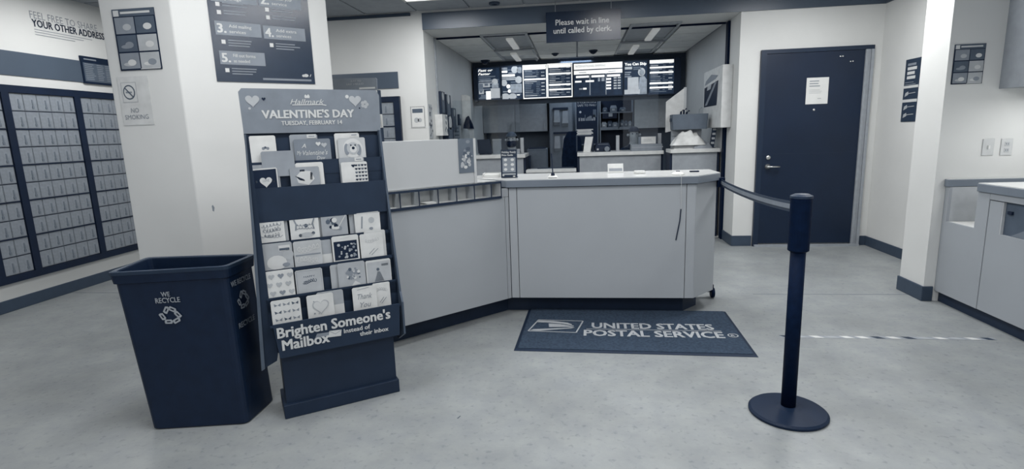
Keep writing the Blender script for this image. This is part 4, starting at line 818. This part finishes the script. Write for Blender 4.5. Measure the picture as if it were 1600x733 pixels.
# ---- people
def person(label, loc, hair, hz, mask, chair_label):
    """seated clerk, one continuous body grown on a skeleton; faces -y"""
    V = []; E = []; Rd = []
    def P(p, r, prev=None):
        V.append(p); Rd.append(r if isinstance(r, tuple) else (r, r))
        if prev is not None: E.append((prev, len(V) - 1))
        return len(V) - 1
    z = hz - 1.27
    pel = P((0, .02, .52 + z), (.15, .12)); ab = P((0, .02, .66 + z), (.145, .105), pel); ch = P((0, .0, .84 + z), (.165, .11), ab); sh = P((0, -.005, .93 + z), (.13, .085), ch); nk = P((0, -.02, 1.00 + z), (.055, .055), sh)
    ck = P((0, -.045, 1.07 + z), (.062, .068), nk); hc = P((0, -.045, 1.15 + z), (.074, .088), ck); cr = P((0, -.04, 1.215 + z), (.062, .076), hc)
    for s in (-1, 1):
        a = P((s * .17, 0, .92 + z), .058, sh); b = P((s * .225, -.03, .68 + z), .045, a); c = P((s * .17, -.25, .60 + z + .02), .034, b); d = P((s * .155, -.29, .605 + z + .02), (.036, .02), c)
        for k, (dx, ln) in enumerate(((-.028, .06), (-.010, .072), (.010, .068), (.028, .052))):
            f1 = P((s * .155 + dx, -.335, .612 + z + .02), .0095, d); P((s * .155 + dx * 1.1, -.335 - ln, .598 + z + .02), .008, f1)
        t1 = P((s * .155 - s * .045, -.30, .602 + z + .02), .010, d); P((s * .155 - s * .058, -.335, .597 + z + .02), .009, t1)
        h = P((s * .09, -.02, .50 + z), .085, pel); kn = P((s * .12, -.40, .52 + z), .06, h); an = P((s * .12, -.40, .11), .042, kn); P((s * .12, -.53, .05), (.042, .03), an)
    me = bpy.data.meshes.new('person_body'); me.from_pydata(V, E, []); o = bpy.data.objects.new('person', me); C.objects.link(o)
    sk = o.modifiers.new('skin', 'SKIN'); sk.use_smooth_shade = True
    for i, r in enumerate(Rd): me.skin_vertices[0].data[i].radius = r
    me.skin_vertices[0].data[0].use_root = True
    sb = o.modifiers.new('sub', 'SUBSURF'); sb.levels = 2; sb.render_levels = 2
    dg = bpy.context.evaluated_depsgraph_get(); m2 = bpy.data.meshes.new_from_object(o.evaluated_get(dg)); bpy.data.objects.remove(o)
    for v in m2.vertices:                         # nose
        if v.co.y < -.10 and abs(v.co.x) < .02 and 1.10 + z < v.co.z < 1.16 + z: v.co.y -= .018 * (1 - abs(v.co.x) / .02)
    m2.materials.clear(); m2.materials.append(skin_m); m2.materials.append(cloth_d)
    for pl in m2.polygons:
        c = pl.center; pl.material_index = 0 if (c.z > 1.005 + z or (c.y < -.24 and c.z > .56 + z and c.z < .66 + z and abs(c.x) < .24 and abs(c.x) > .05)) else 1; pl.use_smooth = True
    b = bpy.data.objects.new('person', m2); C.objects.link(b); b.location = loc; tag(b, label, 'person')
    def shell(c, rx, ry, rz, lo, hi, a0, a1, n=14, k=8):
        loops = []
        for i in range(k + 1):
            th_ = math.radians(lo + (hi - lo) * i / k); loops.append([(c[0] + rx * math.cos(th_) * math.cos(math.radians(a0 + (a1 - a0) * j / n)), c[1] + ry * math.cos(th_) * math.sin(math.radians(a0 + (a1 - a0) * j / n)), c[2] + rz * math.sin(th_)) for j in range(n + 1)])
        m_ = MB(); nn_ = n + 1
        for l in loops: m_.v += l
        m_.f = [(i * nn_ + j, i * nn_ + j + 1, (i + 1) * nn_ + j + 1, (i + 1) * nn_ + j) for i in range(k) for j in range(n)]; m_.m = [0] * len(m_.f); return m_
    hc_ = (0, -.042, 1.155 + z)
    obj('hair', shell(hc_, .088, .108, .105, 18, 90, -180, 180, 18), hair, b, smooth=True); obj('hair_back', shell(hc_, .089, .108, .105, -35, 20, 10, 170, 14), hair, b, smooth=True)
    if mask: 
        mk = obj('face_mask', shell((0, -.052, 1.085 + z), .079, .102, .062, -50, 55, 195, 345), cloth_d, b, smooth=True); mk['label'] = 'dark face mask'
    for s in (-1, 1):
        obj('eye', MB().lathe([(.002, -.006), (.009, -.003), (.009, .003), (.002, .006)], s * .030, -.127, 8, axis='y', z=1.158 + z), G(.06), b); obj('ear', MB().lathe([(.006, -.02), (.018, -.012), (.022, 0), (.018, .012), (.006, .02)], s * .080, -.03, 8, axis='z', z=1.14 + z), skin_m, b, smooth=True)
    chair(chair_label, (loc[0], loc[1] + .02, 0), .35 + z + .035, False)
    return b
def chair(label, loc, hs_, tall, rz=0.0):
    t = thing('office_chair', label, 'chair', loc, rz)
    obj('seat', MB().prism([(x, y) for x, y in rrect([(-.22, -.22), (.22, -.22), (.22, .22), (-.22, .22)], .06)], hs_ - .06, hs_), cloth_d, t, bevel=.012)
    obj('gas_post', MB().lathe([(.025, .07), (.025, hs_ - .06)], 0, 0, 12), black_m, t)
    for k in range(5):
        a = k * 2 * math.pi / 5; obj('leg', MB().tube([(0, 0, .09), (.28 * math.cos(a), .28 * math.sin(a), .055)], .018, 8), black_m, t); obj('caster', MB().lathe([(.008, -.012), (.026, -.012), (.026, .012), (.008, .012)], .28 * math.cos(a), .28 * math.sin(a), 10, axis='x', z=.027), black_m, t)
    z0, z1 = (hs_ + .06, 1.36) if tall else (hs_ + .10, hs_ + .38)
    hw = .17; pts = [(-hw, z0), (hw, z0), (hw * .98, z0 + (z1 - z0) * .5), (hw * .78, z0 + (z1 - z0) * .85), (hw * .4, z1), (-hw * .4, z1), (-hw * .78, z0 + (z1 - z0) * .85), (-hw * .98, z0 + (z1 - z0) * .5)]
    obj('backrest', MB().slab(pts, (0, .24, 0), (1, 0, 0), (0, 0, 1), .06), cloth_d, t, bevel=.015); obj('back_bar', MB().tube([(0, .05, hs_ - .05), (0, .24, hs_ - .02), (0, .25, z0 + .05)], .018, 8), black_m, t)
    return t
person('person in dark top and dark mask behind the first clerk counter', (-.948, 8.08, 0), hair_g, 1.395, True, 'office chair under the masked clerk at first counter')
person('person with dark hair sitting behind the carton with white label', (.815, 8.12, 0), hair_d, 1.41, False, 'office chair under the dark haired clerk')
chair('tall backed black office chair by the gate opening', (-.04, 8.45, 0), .50, True, math.radians(8))

# ---- things on middle counter
CZ = 1.0745
t = thing('paper_sheet', 'long white sheet standing against clutter on the middle clerk counter', 'paper', (.135, 7.50, CZ)); obj('sheet', MB().slab([(-.05, 0), (.045, 0), (.085, .21), (-.02, .21)], (0, 0, 0), (1, 0, 0), Vector((0, .25, 1)).normalized(), .006), G(.98), t); obj('backing', MB().slab([(-.04, 0), (.04, 0), (.06, .15), (-.02, .15)], (0, .012, 0), (1, 0, 0), Vector((0, .25, 1)).normalized(), .006), G(.4), t)
for k in range(5):
    tag(bx('envelope', (.0 + .01 * (k % 2), .20 + .012 * ((k * 2) % 3), 7.66, 7.82, CZ + .23 + k * .016, CZ + .244 + k * .016), G([.75, .9, .7, .85, .8][k])), ['lowest envelope of the pile on the letter shelf', 'second envelope up in the pile on the letter shelf', 'middle envelope of the pile on the letter shelf', 'second envelope from the top of the letter shelf pile', 'topmost envelope of the pile on the letter shelf'][k], 'envelope', 'envelopes piled on the letter shelf')
t = thing('letter_shelf', 'dark letter shelf holding an envelope pile on middle clerk counter', 'shelf', (.11, 7.74, CZ)); obj('shelf_board', MB().box(-.12, .12, -.1, .1, .215, .23), G(.2), t)
for sx in (-.11, .11): obj('side_board', MB().box(sx - .01, sx + .01, -.1, .1, 0, .215), G(.15), t)
t = thing('label_printer', 'dark label printer with pale trim on middle clerk counter', 'printer', (.355, 7.66, CZ))
obj('housing', MB().loft([[(-.11, -.09, 0), (.10, -.09, 0), (.10, .1, 0), (-.11, .1, 0)], [(-.11, -.09, .05), (.10, -.09, .05), (.10, .1, .06), (-.11, .1, .06)], [(-.09, -.04, .115), (.08, -.04, .115), (.08, .09, .115), (-.09, .09, .115)]]), G(.06), t, bevel=.006); obj('paper_slot', MB().box(-.07, .07, -.055, -.045, .085, .10), G(.55), t); obj('tape_roll', MB().lathe([(.012, -.02), (.034, -.02), (.034, .02), (.012, .02)], .05, -.105, 14, axis='y', z=.036), G(.5), t); obj('button', MB().box(-.085, -.06, -.094, -.09, .02, .045), G(.8), t)
t = thing('carton', 'grey flat carton stack with lid on the middle clerk counter', 'carton', (.925, 7.485, CZ)); obj('carton_body', MB().box(-.21, .19, -.06, .10, 0, .085), G(.55), t, bevel=.003); obj('lid', MB().box(-.20, .20, -.062, .11, .04, .055), G(.62), t)
t = thing('carton', 'upright grey carton with bright white label on middle clerk counter', 'carton', (.935, 7.53, CZ + .0855)); obj('carton_body', MB().box(-.12, .11, -.03, .05, 0, .10), G(.45), t); obj('label', MB().box(-.085, .105, -.034, -.03, .004, .096), G(1.0), t); p = Print((-.085, -.034, .004), (1, 0, 0), (0, 0, 1)); p.lines(.03, .06, .12, 2, .02, .006, 3); p.put(INK, t)
# ---- on the short counter
HZ = 1.1005
for k in range(4): tag(bx('paper_stack', (1.19 + .012 * (k % 2), 1.47 - .02 * (k % 3), 7.0, 7.2, HZ + k * .011, HZ + .009 + k * .011), G([.95, .7, .9, .8][k])), ['lowest paper sheaf under the cloth pile', 'second paper sheaf from bottom under the cloth pile', 'third paper sheaf from bottom under the cloth pile', 'topmost paper sheaf touching the cloth pile'][k], 'paper', 'paper sheaves under the cloth pile')
def lump(x0, x1, y0, y1, z0, h, seed):
    rr = random.Random(seed); nx, ny = 22, 9; m_ = MB(); ph = [rr.uniform(0, 6.3) for _ in range(6)]
    hx = [.62, .72, .95, 1.0, .82, .6] if seed == 4 else [rr.uniform(.6, 1) for _ in range(6)]
    def ht(i, j):
        a, b = i / nx, j / ny; e = min(1, 4.5 * min(a, 1 - a)) ** .6 * min(1, 3.2 * min(b, 1 - b)) ** .6
        k = a * 5; q = int(min(4, k)); base = hx[q] * (1 - (k - q)) + hx[q + 1] * (k - q)
        return z0 + h * e * max(.25, base + .13 * math.sin(9 * a + 7 * b + ph[0]) + .09 * math.sin(19 * a - 9 * b + ph[1]) + .05 * math.sin(31 * a + ph[2]))
    vs = [(x0 + (x1 - x0) * i / nx, y0 + (y1 - y0) * j / ny, ht(i, j)) for j in range(ny + 1) for i in range(nx + 1)]
    m_.add(vs, [(j * (nx + 1) + i, j * (nx + 1) + i + 1, (j + 1) * (nx + 1) + i + 1, (j + 1) * (nx + 1) + i) for j in range(ny) for i in range(nx)]); return m_
tag(obj('cloth_pile', lump(1.16, 1.57, 6.96, 7.15, HZ + .045, .155, 4), cloth_w, smooth=True), 'crumpled white cloth heaped under the grey tub', 'cloth')
tag(obj('cloth_pile', lump(1.42, 1.65, 6.96, 7.08, HZ, .09, 9), G(.62, .9), smooth=True), 'grey cloth bundle on the short clerk counter end', 'cloth')
t = thing('tub_stand', 'pale carton carrying the grey tub above the white cloth', 'stand', (1.38, 7.13, HZ)); obj('carton_body', MB().box(-.19, .17, .04, .11, 0, .235), G(.62), t); obj('flap', MB().box(-.19, .17, .025, .04, .16, .235), G(.68), t)
t = thing('grey_tub', 'open grey tub holding dark tools on the short clerk counter', 'tub', (1.385, 7.135, HZ + .2355)); tb = MB()
tb.loft([[(x, y, z) for x, y in rrect([(-w_, -d_), (w_, -d_), (w_, d_), (-w_, d_)], .02, 3)] for w_, d_, z in ((.205, .10, 0), (.215, .108, .185), (.205, .098, .185), (.195, .09, .012))]); obj('tub_shell', tb, G(.40), t); obj('end_handle', MB().box(-.222, -.212, -.05, .05, .10, .14), G(.25), t)
for k, (x, hgt) in enumerate(((-.10, .27), (-.065, .285), (-.03, .26), (.12, .29))):
    tag(obj('tool_handle', MB().tube([(1.385 + x, 7.17, HZ + .249), (1.385 + x + .015, 7.18, HZ + .2355 + hgt - .05), (1.385 + x + .045, 7.18, HZ + .2355 + hgt - .03)], .011 if k < 3 else .004, 8), black_m if k < 3 else alu_m, smooth=True), ['black tool handle in tub nearest the white divider', 'middle black tool handle standing in the tub', 'shortest black tool handle standing in the tub', 'thin metal rod standing in the grey tub'][k], 'tool', 'tools standing in the grey tub')
t = thing('leaflet_stand', 'dark leaflet card propped at the short clerk counter end', 'leaflet', (1.655, 7.04, HZ)); obj('board', MB().slab([(-.035, 0), (.02, 0), (.06, .275), (.005, .275)], (0, 0, 0), (1, 0, 0), (0, .1, 1), .006), G(.14), t)
p = Print((-.0, -.007, 0), (1, 0, 0), Vector((0, .1, 1)))
for k in range(4): p.rect(-.015 + .008 * k, .022 + .008 * k, .05 + .055 * k, .075 + .055 * k, 3)
p.put(INK, t); obj('foot', MB().box(-.04, .04, -.01, .05, 0, .006), G(.1), t)
t = thing('divider_panel', 'white slanted divider panel on a post above the short counter', 'panel', (0, 7.265, HZ)); obj('panel', MB().slab([(1.125, .205), (1.225, .225), (1.345, .30), (1.345, .745), (1.125, .585)], (0, 0, 0), (1, 0, 0), (0, 0, 1), .012), G(.95), t); obj('post', MB().box(1.345, 1.375, -.015, .012, 0, .755), G(.8), t)
# white rack on inner right side
t = thing('poster_case', 'white wall case with dark poster beside the opening pillar', 'poster case', (1.759, 6.62, 1.345)); 
obj('case_body', MB().box(-.115, 0, 0, .92, 0, .70), G(.92), t, bevel=.006)
p = Print((-.115, .92, 0), (0, -1, 0), (0, 0, 1)); p.poly([(.05, .262), (.70, .262), (.75, .545), (.05, .50)], 2, 2).poly([(.10, .28), (.22, .28), (.68, .53), (.58, .53)], 1, 3).poly([(.2, .46), (.38, .47), (.42, .53), (.22, .51)], 3, 2.5).poly([(.06, .53), (.62, .57), (.74, .60), (.4, .64), (.12, .58)], 1, 1.5); p.put(INK, t)
# inner left wall display
def on_left(name, label, y0, y1, z0, z1, tone, t_=.03, draw=None, cat='poster', grp='display pieces on the inner side wall'):
    th = thing(name, label, cat, (-1.734, y0, z0), 0, grp); obj('panel', MB().box(0, t_, 0, y1 - y0, 0, z1 - z0), G(tone, .4), th)
    p = Print((t_, 0, 0), (0, 1, 0), (0, 0, 1)); W, H = y1 - y0, z1 - z0
    (draw or (lambda p, W, H: p.disc(W * .5, H * .8, W * .25, 3).rect(W * .2, W * .8, H * .1, H * .6, 4)))(p, W, H); p.put(INK, th); return th
on_left('poster', 'mottled strip poster just inside the opening edge', 6.42, 6.57, 1.33, 1.73, .75, .006, lambda p, W, H: dots(18, [4, 2, 1], .1, .9, .05, .95, .14)(p, W, H))
on_left('framed_poster', 'dark framed poster nearest the opening on inner side wall', 6.90, 7.11, 1.62, 1.91, .12, .045)
on_left('framed_poster', 'dark framed poster second along the inner side wall', 7.17, 7.44, 1.60, 1.89, .15, .045)
on_left('leaflet_holder', 'white leaflet holder below the first dark frame', 6.72, 7.0, 1.36, 1.62, .98, .09, lambda p, W, H: dots(12, [1, 3, 4], .5, .95, .1, .9, .08)(p, W, H), 'leaflet holder')
on_left('leaflet_holder', 'dark leaflet holder below the second dark frame', 7.06, 7.42, 1.28, 1.585, .12, .07, None, 'leaflet holder')
on_left('leaflet_holder', 'slim grey holder beyond the dark leaflet holder', 7.55, 7.75, 1.42, 1.73, .30, .04, None, 'leaflet holder')
on_left('leaflet_holder', 'grey clip rack low on the inner side wall', 7.6, 8.0, 1.2, 1.50, .55, .03, lambda p, W, H: p.lines(W * .1, H * .9, W * .8, 5, H * .17, H * .06, 4), 'leaflet holder')
on_left('leaflet_holder', 'small dark clip beside the white end panel', 8.02, 8.15, 1.5, 1.66, .2, .03, None, 'leaflet holder')
tag(obj('divider_panel', MB().slab([(-1.733, 1.50), (-1.60, 1.40), (-1.60, 1.93), (-1.655, 1.955), (-1.733, 1.96)], (0, 8.4, 0), (1, 0, 0), (0, 0, 1), .014), G(1.0)), 'white end panel fixed on inner side wall by hanging bag', 'panel')
tag(obj('hanging_bag', MB().loft([[(-1.70, 8.25, 1.455), (-1.55, 8.25, 1.445), (-1.55, 8.33, 1.445), (-1.70, 8.33, 1.455)], [(-1.69, 8.25, 1.52), (-1.57, 8.25, 1.52), (-1.57, 8.34, 1.52), (-1.69, 8.34, 1.52)], [(-1.655, 8.27, 1.62), (-1.62, 8.27, 1.64), (-1.62, 8.32, 1.64), (-1.655, 8.32, 1.62)]]), black_m), 'black bag hanging in front of the white end panel', 'bag')
tag(bx('hanging_bag_tag', (-1.615, -1.545, 8.28, 8.286, 1.30, 1.443), G(.85)), 'pale tag hanging below the black bag', 'tag')

# ---- back of inner room
BY = 10.6
def cab(label, x0, x1, z0, z1, y0, tones):
    t = thing('wall_cabinet', label, 'cabinet', (x0, y0, z0)); W, H = x1 - x0, z1 - z0; nd = len(tones)
    obj('carcass', MB().box(0, W, .02, BY - y0 - .001, 0, H), G(.25), t)
    for k, tn in enumerate(tones): d = obj('door', MB().box(W * k / nd + .004, W * (k + 1) / nd - .004, 0, .02, .004, H - .004), G(tn, .4), t); obj('handle', MB().box(W * (k + .88) / nd, W * (k + .9) / nd, -.02, 0, .05, .15), alu_m, d)
cab('grey two door wall cabinet behind the masked clerk', -1.733, -.53, 1.375, 1.96, 10.25, [.66, .60])
cab('pale one door wall cabinet behind the dark haired clerk', 1.035, 1.67, 1.37, 1.93, 10.25, [.78])
t = thing('counter_cabinet', 'grey low cabinet with papers behind the gate opening', 'cabinet', (-.88, 9.75, 0)); obj('carcass', MB().box(0, .35, 0, .8, .05, 1.07), G(.42), t, bevel=.004); obj('plinth', MB().box(.02, .33, .02, .78, 0, .05), G(.1), t); obj('door', MB().box(.01, .34, -.015, 0, .1, 1.03), G(.45), t)
tag(bx('paper_pile', (-.85, -.56, 9.8, 10.1, 1.0705, 1.095), G(.12)), 'dark papers lying on the grey low cabinet', 'paper')
t = thing('waste_box', 'dark bin beside the grey low cabinet', 'bin', (-.97, 9.4, 0)); obj('bin_shell', MB().box(0, .16, 0, .3, 0, .95), G(.12), t, bevel=.01); obj('lid', MB().box(-.005, .165, -.005, .305, .95, .965), G(.08), t)
t = thing('storage_locker', 'tall grey locker with two dark bars and hanging clear bags', 'locker', (-.50, 10.2, 0)); obj('carcass', MB().box(0, .43, 0, .398, 0, 1.955), G(.40), t); obj('door', MB().box(.015, .415, -.02, 0, .04, 1.93), G(.46), t)
for z in (1.755, 1.32): obj('bar', MB().box(.075, .35, -.045, -.02, z, z + .035), G(.08), t)
for x, z in ((.09, 1.47), (.24, 1.45), (.09, 1.0), (.24, 1.0)): obj('clear_bag', MB().loft([[(x, -.03, z), (x + .11, -.03, z), (x + .11, -.02, z), (x, -.02, z)], [(x, -.07, z + .06), (x + .11, -.06, z + .06), (x + .11, -.02, z + .06), (x, -.02, z + .06)], [(x + .01, -.04, z + .28), (x + .1, -.04, z + .28), (x + .1, -.025, z + .28), (x + .01, -.025, z + .28)]]), G(.52, .3, spec=.4), t)
t = thing('framed_poster', 'dark framed safety poster below the international board', 'poster', (-.02, 10.3, 1.1)); obj('frame', MB().box(0, .02, 0, .06, 0, .83).box(.40, .42, 0, .06, 0, .83).box(.02, .40, 0, .06, .81, .83).box(.02, .40, 0, .06, 0, .02), G(.42), t); obj('sheet', MB().box(.02, .40, .02, .06, .02, .81), ink_d, t)
p = Print((.0, .02, 0), (1, 0, 0), (0, 0, 1)); p.text('IS YOUR PACKAGE', .04, .755, .34, .034, 3, 2, .0); p.text('SAFE TO MAIL?', .04, .70, .34, .038, 3, 2, .0)
for k in range(14): p.rect(.06 + .022 * k, .075 + .022 * k, .44, .47 + .09 * random.random(), random.choice([1, 3, 4]))
p.disc(.09, .6, .02, 3).rect(.32, .38, .5, .64, 4); p.put(INK, t); obj('stand_leg', MB().box(0, .02, .02, .06, -1.1, 0).box(.40, .42, .02, .06, -1.1, 0), G(.42), t)
sh = thing('shelf_unit', 'dark open shelf unit holding supplies below the boards', 'shelves', (.425, 10.25, 0)); obj('side_board', MB().box(0, .015, 0, .34, 0, 1.92), G(.5), sh); obj('side_board', MB().box(.585, .60, 0, .34, 0, 1.92), G(.4), sh); obj('back_board', MB().box(.015, .585, .32, .34, 0, 1.92), G(.06), sh); obj('upright', MB().box(.33, .345, .0, .3, 1.38, 1.66), G(.4), sh)
for z in (.75, 1.36, 1.66): obj('shelf_board', MB().box(.015, .585, 0, .32, z, z + (.05 if z == 1.36 else .018)), G(.48 if z > 1 else .3), sh)
ITEMS = [(.03, .12, 1.41, .10, .55, 'pale packet at the locker end of the lower shelf'), (.14, .22, 1.41, .12, .25, 'dark packet second along the lower shelf'), (.23, .32, 1.41, .09, .45, 'grey packet beside the shelf upright'), (.36, .43, 1.41, .13, .35, 'tall grey packet past the shelf upright'), (.44, .50, 1.41, .11, .30, 'dim packet near the end of the lower shelf'), (.51, .57, 1.41, .10, .5, 'pale packet ending the lower shelf'),
         (.05, .13, 1.678, .09, .3, 'dim bundle starting the upper shelf'), (.19, .30, 1.678, .12, .45, 'pale bundle in the middle of upper shelf'), (.36, .46, 1.678, .08, .35, 'grey bundle near the end of upper shelf')]
for x0, x1, z, hh, tn, lab in ITEMS:
    t = thing('supply_packet', lab, 'packet', (.425 + x0, 10.28, z), 0, 'supplies on the open shelves'); obj('packet_body', MB().loft([[(0, 0, 0), (x1 - x0, 0, 0), (x1 - x0, .12, 0), (0, .12, 0)], [(-.004, -.004, hh * .6), (x1 - x0 + .004, -.004, hh * .6), (x1 - x0 + .004, .12, hh * .6), (-.004, .12, hh * .6)], [(.012, .02, hh), (x1 - x0 - .012, .02, hh), (x1 - x0 - .012, .10, hh), (.012, .10, hh)]]), G(tn), t); obj('label', MB().box((x1 - x0) * .25, (x1 - x0) * .7, -.006, -.004, hh * .2, hh * .5), G(min(1, tn + .25)), t)
t = thing('shelf_bin', 'black bin with a pale label hung under the upper shelf', 'bin', (.47, 10.252, 1.565)); obj('bin_shell', MB().box(0, .26, 0, .2, 0, .094), G(.03), t); obj('label', MB().box(.11, .18, -.004, 0, .035, .09), G(.6), t)
struct('baseboard_inner', MB().box(-1.735, 1.76, 10.585, 10.6, 0, .1), base_m)
# ceiling bits
def dome(label, x, y, z, r=.06, h=.06, tone=.05, n='ceiling_camera', cat='camera'):
    t = thing(n, label, cat, (x, y, z)); obj('mount', MB().lathe([(r * 1.1, 0), (r * 1.1, -.015), (r, -.02)][::-1], 0, 0, 18), G(tone + .12), t); obj('dome', MB().lathe([(.006, -h), (r * .55, -h * .85), (r * .9, -h * .5), (r * .95, -.018)], 0, 0, 18), G(tone, .2), t, smooth=True)
dome('dark dome camera on the inner ceiling under the hanging sign', .26, 8.62, 2.545)
dome('small dark dome camera near the price list boards', -.315, 8.75, 2.545, .05, .045, .12)
dome('dark dome camera on the inner ceiling above first board', -1.47, 9.15, 2.545, .07, .07, .1)
dome('small pale sprinkler head before the price list boards', -.63, 9.2, 2.545, .025, .045, .7, 'sprinkler', 'sprinkler')
dome('dark round detector on the lobby ceiling near the opening', -.87, 6.2, 2.757, .055, .025, .15, 'smoke_detector', 'detector')
